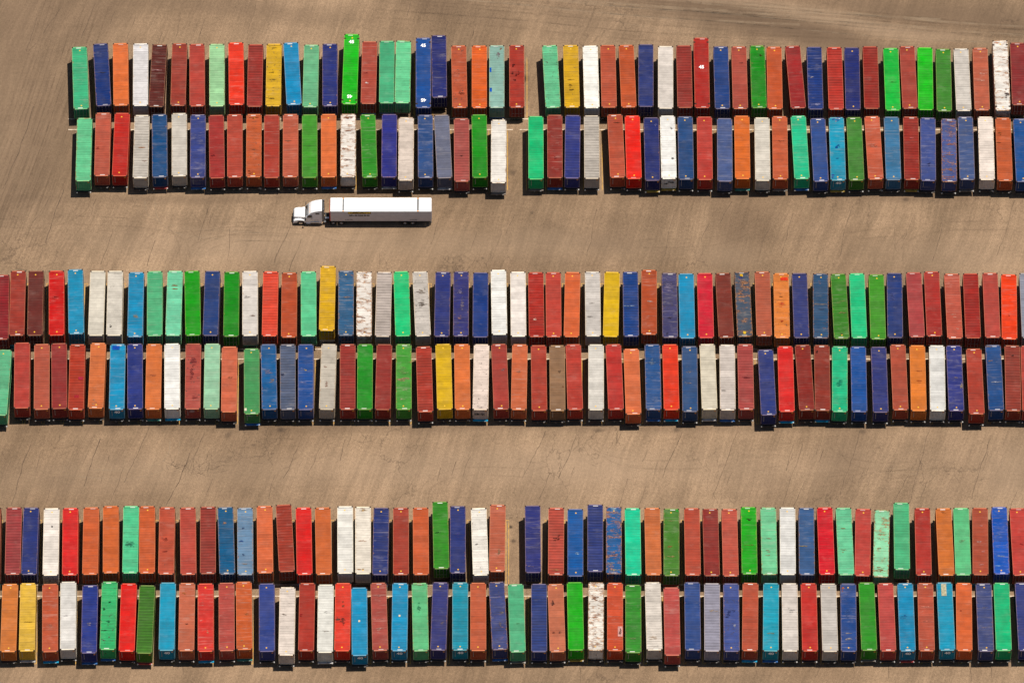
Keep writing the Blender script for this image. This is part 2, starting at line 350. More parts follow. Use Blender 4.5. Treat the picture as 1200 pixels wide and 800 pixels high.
# arcs left by turning wheels and the crazed patch
def web(cx, cy, hx, hy, n):
    for i in range(n):
        x, y = cx + rs.uniform(-hx, hx), cy + rs.uniform(-hy, hy)
        p = pix(x, y); ang = rs.choice([0.1, 0.3, 1.3, 1.5, 2.4]) + rs.uniform(-.3, .3)
        L = rs.uniform(1.0, 3.2); q = p + Vector((math.cos(ang), math.sin(ang), 0)) * L
        crack(cm, p, q, 0.034, 0.20, 0.35)
web(222, 552, 26, 8, 44); web(250, 548, 10, 10, 10); web(283, 538, 10, 8, 12); web(60, 530, 12, 12, 8); web(425, 520, 10, 8, 6); web(240, 265, 8, 25, 10)
web(330, 235, 30, 5, 10); web(640, 560, 18, 12, 8); web(1020, 570, 22, 12, 8); web(850, 590, 14, 6, 6); web(450, 310, 10, 8, 6); web(1060, 290, 24, 12, 8); web(330, 35, 22, 8, 8); web(430, 25, 30, 10, 8); web(860, 560, 40, 20, 8)
crk = link('pavement_crack', cm.mesh('pavement_crack', [M['crack_line']], False), ground); crk['kind'] = 'stuff'
def mark_mat(name, rgb, amt):
    t = NT(name); tc = t.n('ShaderNodeTexCoord').outputs['Object']
    t.b.inputs['Base Color'].default_value = (*rgb, 1); t.b.inputs['Roughness'].default_value = .9; t.b.inputs['Specular IOR Level'].default_value = .1
    t.put(t.b.inputs['Alpha'], t.ramp(t.noise(t.mapping(tc, loc=(3, 7, 0)), .22, 6, .7), .30, .66, 0.0, amt))
    return t.mat
M['tyre_mark'] = mark_mat('pale_tyre_mark', (.34, .25, .165), .40)
M['tyre_mark_dark'] = mark_mat('dark_tyre_mark', (.08, .052, .034), .11)
def arc(mb, px_pts, wd):
    P = [pix(*p) for p in px_pts]; pts = []
    for i in range(len(P) - 1):
        p0, p1, p2, p3 = P[max(i-1, 0)], P[i], P[i+1], P[min(i+2, len(P)-1)]
        for k in range(10):
            u = k / 10
            pts.append(.5 * ((2*p1) + (p2-p0)*u + (2*p0-5*p1+4*p2-p3)*u*u + (3*p1-p0-3*p2+p3)*u**3) + Vector((0, 0, .003)))
    strip_mesh(mb, pts, wd)
for pts, wd, mt in (([(555, 262), (590, 258), (625, 266), (640, 285), (645, 312)], .10, 'tyre_mark_dark'), ([(560, 268), (592, 263), (620, 271), (634, 290), (638, 312)], .08, 'tyre_mark_dark'),
                ([(500, 272), (530, 282), (556, 300), (566, 318)], .08, 'tyre_mark_dark'), ([(1040, 548), (1080, 551), (1120, 549), (1150, 553)], .10, 'tyre_mark'), ([(1035, 553), (1080, 556), (1110, 554)], .08, 'tyre_mark'),
                ([(0, 148), (35, 150), (62, 168), (72, 190)], .07, 'tyre_mark'), ([(600, 22), (680, 32), (760, 45), (800, 52)], .10, 'tyre_mark_dark'), ([(880, 0), (980, 18), (1090, 32), (1200, 50)], .14, 'tyre_mark_dark'),
                ([(400, 12), (440, 24), (500, 30)], .08, 'tyre_mark_dark'), ([(690, 18), (790, 38), (900, 48)], .10, 'tyre_mark'), ([(180, 500), (230, 506), (300, 504)], .08, 'tyre_mark_dark')):
    mb = MB(); arc(mb, pts, wd); link('tyre_mark', mb.mesh('tyre_mark', [M[mt]], False), ground)

rt = random.Random(11)
def yard_curve(pts, n=2, wd=.26, sp=1.9, mt='tyre_mark_dark'):
    for k_ in range(n):
        off = (k_ - (n - 1) / 2) * sp
        mb = MB(); arc(mb, [(x + off * 6.0 * ox, y + off * 5.0 * oy) for x, y, ox, oy in pts], wd); link('tyre_mark', mb.mesh('tyre_mark', [M[mt]], False), ground)
for i in range(16):                                   # trucks swinging out of the aisle into a bay
    up = rt.random() < .5; ay = rt.choice((272, 548)) + rt.uniform(-12, 12); x0 = rt.uniform(60, 1130); d_ = rt.choice((-1, 1))
    ye = (ay - 40) if up else (ay + 42)
    yard_curve([(x0 - d_*130, ay + rt.uniform(-6, 6), 0, 1), (x0 - d_*60, ay, 0, 1), (x0 - d_*22, ay + (ye - ay)*.18, .4, .8), (x0 - d_*4, ay + (ye - ay)*.5, .9, .3), (x0, ye, 1, 0)], 2, rt.uniform(.18, .3), 1.9, 'tyre_mark_dark' if rt.random() < .75 else 'tyre_mark')
for i in range(14):                                   # long runs across the open ground beyond the rows
    y = rt.uniform(0, 30); x = rt.uniform(420, 900)
    yard_curve([(x, y - 14, 0, 1), (x + 160, y - 2, 0, 1), (x + 330, y + 14, 0, 1), (x + 520, min(y + 24, 48), 0, 1)], 2, rt.uniform(.18, .4), 1.9, 'tyre_mark_dark' if rt.random() < .7 else 'tyre_mark')
for i in range(14):
    x = rt.uniform(-10, 60); y = rt.uniform(-30, 120)
    yard_curve([(x + 70, y - 20, 1, 0), (x + 44, y + 60, 1, 0), (x + 16, y + 140, 1, 0), (x - 20, y + 230, 1, 0)], 2, rt.uniform(.15, .3), 1.9, 'tyre_mark_dark')
for i in range(0):
    y = rt.uniform(240, 305) if i % 2 else rt.uniform(512, 580); yard_curve([(-10, y, 0, 1), (400, y + rt.uniform(-8, 8), 0, 1), (800, y + rt.uniform(-8, 8), 0, 1), (1215, y + rt.uniform(-5, 5), 0, 1)], 2, .3, 1.9)

# ---------------------------------------------------------------- container meshes (origin on the ground under the middle, front towards +y)
W2, Z0, Z1 = 1.219, 1.33, 4.10
def corr(mb, n, a, b, pr, base, dep, fn):
    """corrugated sheet: positions a..b in steps of a pitch pr, each quad by fn(u, depth)"""
    u = a; prof = []
    while u < b - 1e-6:
        prof += [(u, base), (u + pr*.30, base), (u + pr*.50, base + dep), (u + pr*.80, base + dep)]
        u += pr
    prof = [p for p in prof if p[0] < b] + [(b, base)]
    for i in range(len(prof) - 1):
        mb.f.append(None); mb.f.pop()
        mb.quad(*fn(prof[i], prof[i+1]))
MESH = {}
def build_meshes(L):
    H = L / 2
    for kind, pr, dep in (('plain', 0.45, 0.025), ('ribbed', 0.50, 0.075)):
        mb = MB(); corr(mb, 0, -H + .16, H - .16, pr, Z1 - .03 - dep, dep, lambda p, q: ((-1.16, p[0], p[1]), (1.16, p[0], p[1]), (1.16, q[0], q[1]), (-1.16, q[0], q[1])))
        mb.box(-1.16, 1.16, H - .34, H - .16, Z1 - .05, Z1 - .012); mb.box(-1.16, 1.16, -H + .16, -H + .34, Z1 - .05, Z1 - .012)
        MESH['roof', kind, L] = mb.mesh('roof_' + kind, [M['roof']], False)
    f = MB()
    for sx in (-1, 1):
        x0, x1 = sorted((sx * W2, sx * (W2 - .06)))
        f.box(x0, x1, -H + .1, H - .1, Z1 - .08, Z1 - .004); f.box(x0, x1, -H + .1, H - .1, Z0 + .01, Z0 + .16)
    for sy in (-1, 1):
        y0, y1 = sorted((sy * H, sy * (H - .16)))
        f.box(-W2 + .1, W2 - .1, y0, y1, Z1 - .14, Z1 - .006); f.box(-W2 + .1, W2 - .1, y0, y1, Z0 + .01, Z0 + .16)
        for sx in (-1, 1):
            x0, x1 = sorted((sx * W2, sx * (W2 - .12)))
            f.box(x0, x1, y0, y1, Z0 + .1, Z1 - .1)
            for z0, z1 in ((Z1 - .12, Z1 + .004), (Z0, Z0 + .12)):
                ya, yb = sorted((sy * (H + .004), sy * (H - .23)))
                xa, xb = sorted((sx * (W2 + .004), sx * (W2 - .21)))
                f.box(xa, xb, ya, yb, z0, z1, 1)
    if L > 13:                                             # lifting castings at the forty foot posts
        for sy in (-1, 1):
            for sx in (-1, 1):
                xa, xb = sorted((sx * (W2 + .004), sx * (W2 - .30))); y = sy * (6.096 - .1)
                f.box(xa, xb, y - .12, y + .12, Z1 - .12, Z1 + .006, 1)
                f.box(min(sx*W2, sx*(W2-.1)), max(sx*W2, sx*(W2-.1)), y - .08, y + .08, Z0 + .1, Z1 - .12)
    MESH['frame', L] = f.mesh('frame', [M['wall'], M['iron']])
    mb = MB(); corr(mb, 0, -H + .16, H - .16, 0.28, W2 - .05, .04, lambda p, q: ((p[1], p[0], Z0 + .16), (q[1], q[0], Z0 + .16), (q[1], q[0], Z1 - .08), (p[1], p[0], Z1 - .08)))
    MESH['side', L] = mb.mesh('side_wall', [M['wall']], False)
    mb = MB(); corr(mb, 0, -W2 + .12, W2 - .12, 0.245, H - .07, .05, lambda p, q: ((p[0], p[1], Z0 + .16), (q[0], q[1], Z0 + .16), (q[0], q[1], Z1 - .14), (p[0], p[1], Z1 - .14)))
    mb.box(.74, .80, H - .01, H + .004, Z0 + .9, Z1 - .25, 1)
    mb.box(-.98, -.72, H - .01, H + .003, Z1 - .50, Z1 - .32, 2)
    MESH['front', L] = mb.mesh('front_wall', [M['wall'], M['steel'], M['orange_plate']], False)
    mb = MB()                                              # one leaf of the doors, hinge side at x = 0
    mb.box(.0, 1.09, -.03, .03, Z0 + .17, Z1 - .15)
    for z in (Z0 + .55, Z0 + 1.15, Z0 + 1.75, Z0 + 2.3): mb.box(.08, 1.01, -.045, -.03, z, z + .12)
    for x in (.30, .80):
        mb.cyl((x, -.075, (Z0 + Z1) / 2), 'z', .022, Z1 - Z0 - .3, 6, 1)
        mb.box(x - .06, x + .06, -.10, -.045, Z0 + .30, Z0 + .36, 1); mb.box(x - .06, x + .06, -.10, -.045, Z1 - .4, Z1 - .34, 1)
        mb.box(x - .02, x + .35, -.11, -.085, Z0 + 1.02, Z0 + 1.07, 1)
    MESH['door'] = mb.mesh('door', [M['wall'], M['steel']])
    for lamps in (0, 1):
        c = MB()
        for sx in (-1, 1): c.box(sx*.45 - .06, sx*.45 + .06, -H + .1, H - .1, .94, 1.30)
        y = -H + 1.2
        while y < H - .6: c.box(-.39, .39, y - .05, y + .05, .98, 1.2); y += 1.6
        c.box(-1.19, 1.19, H - .26, H + .30, 1.08, 1.24); c.box(-1.17, 1.17, -H - .06, -H + .22, 1.06, 1.32)
        for sx in (-1, 1):
            if lamps: c.box(sx*1.08 - .09, sx*1.08 + .09, H + .16, H + .36, 1.10, 1.25, 1)
            c.box(sx*.6 - .04, sx*.6 + .04, -H + .02, -H + .10, .50, .96)
            for yy in (H - 3.0,): c.box(sx*.62 - .07, sx*.62 + .07, yy - .08, yy + .08, .0, .84); c.box(sx*.62 - .16, sx*.62 + .16, yy - .16, yy + .16, .0, .03)
        c.box(-1.1, 1.1, -H + .0, -H + .10, .42, .52)
        for yy in (-H + 1.25, -H + 2.5): c.cyl((0, yy, .5), 'x', .07, 2.1, 8)
        if not lamps: c.box(-.85, -.62, H + .26, H + .34, 1.02, 1.2, 1); c.box(.2, .3, H + .28, H + .34, 1.0, 1.1, 1)
        MESH['chassis', L, lamps] = c.mesh('chassis', [M['chassis'], M['lamp']])
build_meshes(12.192); build_meshes(13.716)
wb = MB()
for dx in (-.16, .16):
    wb.cyl((dx, 0, 0), 'x', .50, .26, 16)
wb.cyl((.26, 0, 0), 'x', .27, .06, 10, 1); wb.cyl((-.26, 0, 0), 'x', .27, .06, 10, 1)
MESH['wheel'] = wb.mesh('wheel', [M['rubber'], M['steel']])
def text_mesh(s, size):
    cu = bpy.data.curves.new('txt', 'FONT'); cu.body = s; cu.size = size; cu.align_x = 'CENTER'; cu.align_y = 'CENTER'; cu.resolution_u = 2; cu.offset = size * .03; cu.extrude = .003
    o = bpy.data.objects.new('txt', cu); COL.objects.link(o); bpy.context.view_layer.update()
    m = bpy.data.meshes.new_from_object(o.evaluated_get(bpy.context.evaluated_depsgraph_get()))
    bpy.data.objects.remove(o); m.materials.clear(); m.materials.append(M['white_print']); m.name = 'number'
    return m
TXT = {k: text_mesh(k, s) for k, s in (('45', .85), ('40', .9))}

# ---------------------------------------------------------------- reading the yard plan
DATA = """
W 60 30 1
seafoam green|60,180,132|91 99 97|s
cobalt blue|12,48,128|185 200 83|r
orange|232,112,62|274 277 80|d
pale grey|222,222,228|365 364 81|
maroon|104,36,44|450 433 84|hs
brick red|166,60,54|539 531 80|d
salmon red|190,66,62|616 617 83|
pale green|160,206,158|705 705 83|r
W 60 30 2
pale seafoam|98,190,142|115 107 413|r
salmon|200,88,76|198 191 390|r
bright red|205,38,34|283 270 390|
off white|205,200,194|371 363 400|rh
blue|4,74,140|448 450 397|r
light grey|202,198,192|537 537 392|s
indigo blue|62,66,148|621 619 398|s
crimson|172,46,60|702 706 401|d
W 250 30 1
vermilion|246,52,30|66 69 77|s
ribbed brick red|172,52,62|155 149 84|h
yellow|226,184,34|237 232 82|D
sky blue|2,142,212|311 326 78|
grey green|104,176,134|404 397 86|
navy|42,48,134|486 486 82|
bright green|0,188,20|584 572 38|L5
salmon|188,76,68|664 657 71|s
seafoam green|72,176,130|741 739 69|
W 250 30 2
brick red|192,70,60|61 61 397|d
rust orange|206,92,56|147 145 396|rd
crimson|182,56,58|226 225 399|s
salmon|202,94,78|310 309 396|s
grass green|66,150,42|395 395 398|d
orange|232,112,64|480 480 396|
rust streaked white|244,238,233|568 566 395|R
grass green|44,146,34|655 664 398|s
indigo blue|52,50,152|752 749 396|
W 440 30 1
light seafoam|104,202,150|91 85 68|d
royal blue|20,76,164|179 179 55|L6
navy|38,42,124|248 251 44|s
rust orange|202,88,62|337 342 90|D
orange|234,98,40|429 429 90|r
pale teal|140,176,170|507 507 89|r
dark red|178,50,42|596 597 88|d
W 440 30 2
off white|216,204,196|103 100 410|r
steel blue|46,76,146|188 189 399|s
grey violet|110,110,148|260 274 401|s
pink red|188,86,90|349 351 415|h
green|14,146,20|428 432 398|
white|236,232,228|516 514 421|r
emerald|0,192,122|681 682 405|
W 620 30 1
pale seafoam|100,190,144|57 73 90|rd
yellow|226,178,26|151 158 88|d
white|250,250,248|238 246 91|r
rust orange|200,86,66|317 323 88|
burnt orange|206,86,48|399 411 88|
navy|48,54,128|487 487 84|
pale grey|222,216,212|575 575 92|
ribbed crimson|164,52,62|656 662 89|h
bright red|184,34,40|733 739 55|L7
W 620 30 2
brick red|154,48,56|80 81 399|s
indigo blue|60,60,148|161 157 400|h
light grey|196,190,184|244 246 402|hs
rust orange|194,80,62|348 361 398|
vermilion|246,28,16|426 434 403|
navy|38,44,122|510 517 411|
white|246,246,246|583 590 403|r
steel blue|40,74,140|662 667 406|
brick red|200,58,56|748 751 407|
W 810 30 1
dark blue|30,62,140|97 105 94|
salmon|182,76,70|178 185 94|
green|16,138,20|260 269 90|r
burnt orange|206,86,50|335 340 95|
crimson|164,36,52|418 444 93|d
dark blue|24,56,142|514 522 96|hs
ribbed red|202,54,60|604 613 97|h
navy|36,42,124|682 688 98|
W 810 30 2
blue grey|86,92,156|114 116 414|s
orange|234,110,44|191 195 403|
off white|214,210,202|281 285 411|
rust orange|208,92,62|360 364 405|d
emerald|24,194,146|443 460 404|s
steel blue|50,76,156|530 545 415|
bright sky blue|0,152,206|613 622 410|s
olive green|66,132,50|692 704 410|
W 1000 30 1
ribbed dark red|164,44,50|40 48 93|h
bright green|0,186,62|132 143 101|
brick red|176,68,62|205 219 93|
bright green|0,192,20|285 289 98|
olive green|62,134,44|366 372 104|d
light grey|206,202,198|446 459 103|
salmon|200,98,82|531 541 100|s
white|244,240,236|620 634 67|LR
crimson|146,42,60|698 708 77|
W 1000 30 2
salmon orange|208,92,72|48 66 406|s
light blue|66,118,176|135 145 408|s
ribbed crimson|168,46,52|221 227 407|h
indigo blue|72,78,156|298 300 411|s
indigo blue|84,88,162|391 394 416|R
slate blue|76,86,148|465 474 407|s
white|238,228,222|555 563 407|r
rust orange|206,92,56|633 643 412|r
royal blue|20,78,158|712 726 416|
W 0 300 3
crimson|154,32,56|-27 -32 84|h
brick red|168,56,50|46 38 66|d
maroon|112,42,42|126 120 66|
bright red|222,8,16|217 217 66|s
sky blue|0,146,206|301 305 60|
off white|216,212,202|402 392 66|
off white|214,210,202|480 473 66|d
sky blue|0,144,208|574 567 72|r
seafoam green|84,182,132|656 655 68|s
W 0 300 4
seafoam green|92,176,134|-17 -40 417|d
red|192,62,60|64 61 387|
salmon|192,88,76|152 150 393|
crimson|158,46,62|228 230 390|
burnt orange|194,60,44|311 303 394|h
orange|226,116,72|404 391 387|d
sky blue|0,146,210|491 485 393|s
navy|42,52,142|567 568 392|
orange|226,116,66|653 647 392|d
white|246,246,246|733 733 391|
W 200 300 3
pale seafoam|112,202,166|-15 -25 66|r
bright green|0,154,12|60 65 67|
dark blue|34,60,132|152 142 66|
green|2,138,18|238 234 70|
light grey|220,216,214|319 319 67|d
vermilion|240,76,60|412 406 68|h
burnt orange|192,76,46|495 492 74|
seafoam green|92,196,146|580 581 69|
yellow|232,186,20|668 661 44|d
W 200 300 4
pink red|188,78,76|66 62 391|D
pale green|152,196,166|151 146 391|s
salmon|218,104,82|228 224 404|d
medium green|70,150,90|326 327 413|
blue|4,92,166|401 406 394|s
blue grey|106,104,142|487 488 394|sh
royal blue|26,76,162|568 567 394|s
warm grey|192,186,176|672 661 392|r
brick red|172,58,58|755 754 393|h
W 400 300 3
steel blue|50,96,152|-14 -15 66|rs
rust streaked white|244,238,233|67 66 69|R
pale grey|196,186,182|157 149 70|h
emerald|24,202,128|232 240 69|r
dark scuffed white|205,200,196|316 330 70|D
navy|46,50,132|419 413 70|
indigo blue|58,52,132|500 498 69|D
dark blue|14,54,140|587 585 73|
white|248,248,248|666 671 62|r
white|240,232,228|753 756 70|
W 400 300 4
green|26,142,32|71 69 393|
crimson|156,46,56|157 149 393|
grass green|70,156,56|243 243 393|rs
ribbed red|188,60,52|332 340 404|h
yellow|226,188,20|419 427 393|
orange|232,116,66|503 506 393|
off white|232,216,208|591 585 393|D
crimson|176,60,70|668 679 393|
W 600 300 3
ribbed red|188,42,46|71 75 72|h
red|202,66,60|149 151 72|
orange|228,102,62|236 230 71|
light grey|208,204,202|324 327 69|d
yellow|230,192,0|412 405 70|
royal blue|22,66,152|493 497 70|h
burnt orange|188,76,44|577 577 61|s
indigo blue|82,68,124|667 671 75|Ds
sky blue|0,144,208|742 748 78|
W 600 300 4
rust orange|216,104,72|0 -6 393|s
brick red|182,60,62|83 87 398|
tan brown|156,116,94|166 168 398|
crimson|196,60,66|238 247 394|
pale grey|218,216,212|340 340 394|
red|196,50,50|417 429 394|
orange|230,112,76|497 507 414|
royal blue|36,82,156|591 597 394|rs
vermilion|238,56,30|670 677 394|
steel blue|52,80,140|757 760 402|
W 800 300 3
crimson pink|218,28,60|63 70 76|
maroon|132,46,50|144 160 76|
slate blue|68,80,112|229 243 71|Rd
rust orange|190,92,76|320 329 69|
orange|236,130,62|404 409 76|Dr
navy|56,56,128|486 496 76|
steel blue|50,82,132|580 582 77|r
grass green|56,132,32|659 675 80|s
emerald|20,200,136|742 754 77|
W 800 300 4
off white|218,212,196|74 85 393|
pale grey|212,204,200|163 166 395|
pink red|186,76,82|243 249 393|h
navy|50,56,136|334 349 418|
bright red|228,34,46|422 430 402|
crimson|146,40,46|500 520 397|
brick red|148,48,50|585 590 397|
emerald|20,186,136|666 666 402|d
royal blue|14,80,172|748 754 403|
W 1000 300 3
grass green|66,150,36|67 76 82|
navy|40,56,130|148 152 75|
pink red|182,66,76|234 250 73|
brick red|182,46,46|314 327 69|
salmon|202,86,76|404 419 79|s
ribbed crimson|176,42,50|488 500 77|h
salmon|192,72,70|575 588 75|
vermilion|250,62,14|659 662 81|s
blue grey|140,146,166|740 752 76|s
W 1000 300 4
indigo blue|56,56,136|77 87 405|
brick orange|182,76,62|163 176 395|
orange|236,126,52|250 257 398|
pale grey|226,226,226|337 342 398|
indigo blue|50,52,142|413 425 399|s
red|182,60,62|502 516 413|
royal blue|26,76,152|588 603 397|r
ribbed brick red|162,60,66|674 679 398|h
red|186,62,62|746 754 400|
W 0 575 5
dark red|140,40,44|-66 -72 75|
ribbed pink red|172,66,76|27 20 73|h
navy|46,52,132|104 93 73|
white|242,234,228|195 189 77|
bright red|228,32,46|279 276 76|
orange|216,96,56|372 366 73|
orange|216,100,52|459 458 67|
light seafoam|82,202,150|550 545 67|d
burnt orange|216,94,54|621 620 68|
rust orange|200,82,66|711 705 72|d
W 0 575 6
light orange|222,122,62|10 0 414|
yellow|236,196,66|90 83 411|d
rust orange|200,86,62|188 187 415|s
pale grey|222,222,222|269 267 405|
navy|42,54,148|367 360 420|
emerald|52,186,116|454 444 404|D
bright red|236,20,22|540 529 412|
olive green|72,126,42|622 607 420|h
sky blue|0,150,206|714 707 408|
W 200 575 5
salmon|200,76,70|40 43 74|
crimson|166,60,70|131 130 70|h
blue|2,92,152|208 217 73|r
light blue|110,140,192|296 297 75|rs
orange|226,106,72|383 386 67|
ribbed rust red|176,60,50|468 483 62|hs
bright red|230,26,36|557 562 74|
orange|210,100,56|643 648 74|
white|238,236,232|743 744 68|
W 200 575 6
salmon|206,104,86|38 33 410|s
red|226,52,52|120 120 413|s
salmon|192,76,76|213 214 410|s
burnt orange|212,92,48|290 293 405|s
indigo blue|56,66,152|393 393 413|
off white|228,218,212|486 480 429|d
crimson|182,50,52|574 568 410|
white|228,228,224|657 653 417|
vermilion|236,56,42|735 730 410|d
W 400 575 5
white|234,228,218|61 61 70|r
navy|42,52,130|143 137 74|s
brick red|176,62,52|230 230 74|
orange|212,92,56|318 320 74|
grass green|46,138,28|405 411 48|d
navy|42,50,130|484 484 67|
white|244,240,234|577 587 77|d
salmon|202,100,82|663 659 60|s
W 400 575 6
sky blue|0,150,216|43 45 431|
brick red|178,76,76|129 138 410|s
bright sky blue|0,150,216|227 222 410|
pale seafoam|92,178,126|313 319 411|r
indigo blue|62,58,136|407 396 406|
cyan blue|0,146,190|495 494 407|
rust orange|202,92,66|575 575 409|
indigo blue|72,72,142|657 672 406|rD
seafoam green|82,176,132|742 752 416|
W 600 575 5
indigo blue|54,52,132|56 59 65|s
salmon|202,82,76|162 160 74|h
royal blue|16,88,176|247 247 80|
indigo blue|60,66,146|336 336 60|h
royal blue|0,96,176|419 419 70|R
emerald|10,206,160|502 506 76|
orange|216,112,70|590 596 75|
olive green|72,128,42|676 676 78|s
W 600 575 6
indigo blue|56,66,142|85 85 414|h
salmon|206,112,92|158 168 415|
bright green|0,174,12|244 250 407|
rust mottled white|246,240,233|340 338 407|RR
vermilion|216,78,50|424 424 409|s
green|50,140,42|505 506 418|s
off white|218,212,206|592 600 407|d
pink red|196,76,80|675 681 430|s
W 800 575 5
rust orange|196,76,62|5 10 76|
maroon|152,46,46|87 95 79|
salmon|202,84,76|172 179 80|
bright green|20,168,22|258 263 71|r
pale seafoam|112,196,150|346 352 73|rs
pale grey|226,226,226|432 434 73|
steel blue|62,92,156|516 519 74|r
crimson pink|226,10,42|598 609 73|
light seafoam|102,192,150|683 696 75|r
W 800 575 6
dark blue|50,76,156|6 10 407|
pale blue grey|160,160,182|95 96 411|h
slate blue|76,82,162|180 183 412|D
brick orange|192,80,62|267 264 409|
cyan blue|0,160,206|359 357 410|
off white|216,210,206|441 445 411|s
red|206,46,46|526 533 411|
light grey|196,192,190|614 623 413|d
royal blue|32,72,156|703 706 412|s
W 1000 575 5
salmon red|200,66,66|8 4 78|
pale green|146,214,174|93 86 83|R
seafoam green|76,182,130|178 182 51|
brick red|188,52,50|272 279 76|
burnt orange|216,112,52|366 381 77|
seafoam green|92,186,130|445 455 75|
rust orange|180,76,60|530 532 74|
royal blue|12,86,206|615 627 71|rs
red|202,62,62|696 713 77|
W 1000 575 6
grass green|42,142,32|22 35 408|
pink red|198,72,76|107 120 411|
sky blue|0,142,206|195 207 411|
rust orange|196,84,70|285 292 410|s
bright sky blue|0,150,206|370 384 408|
orange|226,102,60|457 460 409|
slate blue|76,76,142|545 557 412|s
emerald|12,182,122|625 636 409|
indigo blue|62,62,142|720 737 409|
"""
plan = []; win = None
for ln in DATA.strip().splitlines():
    if ln.startswith('W'):
        a = ln.split(); win = (float(a[1]), float(a[2]), int(a[3])); continue
    nm, rgb, co, fl = ln.split('|')
    xt, xb, yt = map(float, co.split()); k = 200 / 762.0
    plan.append(dict(name=nm, rgb=tuple(map(int, rgb.split(','))), xt=win[0] + xt*k, xb=win[0] + xb*k, yt=win[1] + yt*k, row=win[2], fl=fl))
rows = {r: sorted((p for p in plan if p['row'] == r), key=lambda p: p['xt'] + p['xb']) for r in range(1, 7)}
ROWN = {1: 'top row', 2: 'second row', 3: 'third row', 4: 'fourth row', 5: 'fifth row', 6: 'bottom row'}
def place(p):
    L = 13.716 if 'L' in p['fl'] else 12.192
    A = pix(p['xt'] + .3, p['yt'], Z1); a = 0.0
    for _ in range(6):
        B = A + Vector((math.sin(a), -math.cos(a), 0)) * L
        bx, by = proj(B); a += (p['xb'] + .3 - bx) / (L * 7.4)
    d = Vector((math.sin(a), -math.cos(a), 0)); s = Vector((math.cos(a), math.sin(a), 0))
    return A + d * (L/2) + s * W2, a, L
for r in rows:
    for p in rows[r]:
        c, a, L = place(p); p['c'], p['a'], p['L'] = c, a, L
# keep neighbours apart
def xs(p, y):
    return p['c'].x + (p['c'].y - y) * math.tan(p['a'])
for r in rows:
    for _ in range(12):
        for p, q in zip(rows[r], rows[r][1:]):
            ys = (max(p['c'].y - p['L']/2, q['c'].y - q['L']/2), min(p['c'].y + p['L']/2, q['c'].y + q['L']/2))
            g = min(xs(q, y) - xs(p, y) for y in ys) - 2*W2/math.cos(max(abs(p['a']), abs(q['a']))) - .06
            if g < 0: p['c'].x += g/2; q['c'].x -= g/2
import re
CH = [((.022,.02,.02), 110), ((.02,.10,.28), 10), ((.0,.25,.42), 6), ((.14,.12,.10), 8), ((.30,.03,.03), 5), ((.30,.20,.03), 3), ((.02,.16,.13), 4), ((.35,.34,.33), 5)]
GROUP = 'shipping containers parked in rows on truck chassis'
WEAR = {'R': (1.0, .5, .5), 'r': (.42, .25, .2), 'D': (.15, .3, 1.0), 'd': (.10, .12, .55), 's': (.12, .75, .15)}
labels = {}
def short(n):
    w_ = n.split()
    return n if len(w_) <= 2 else ' '.join(w_[-2:]) if w_[-2] in ('red', 'dark', 'pink', 'rust') else w_[-1]
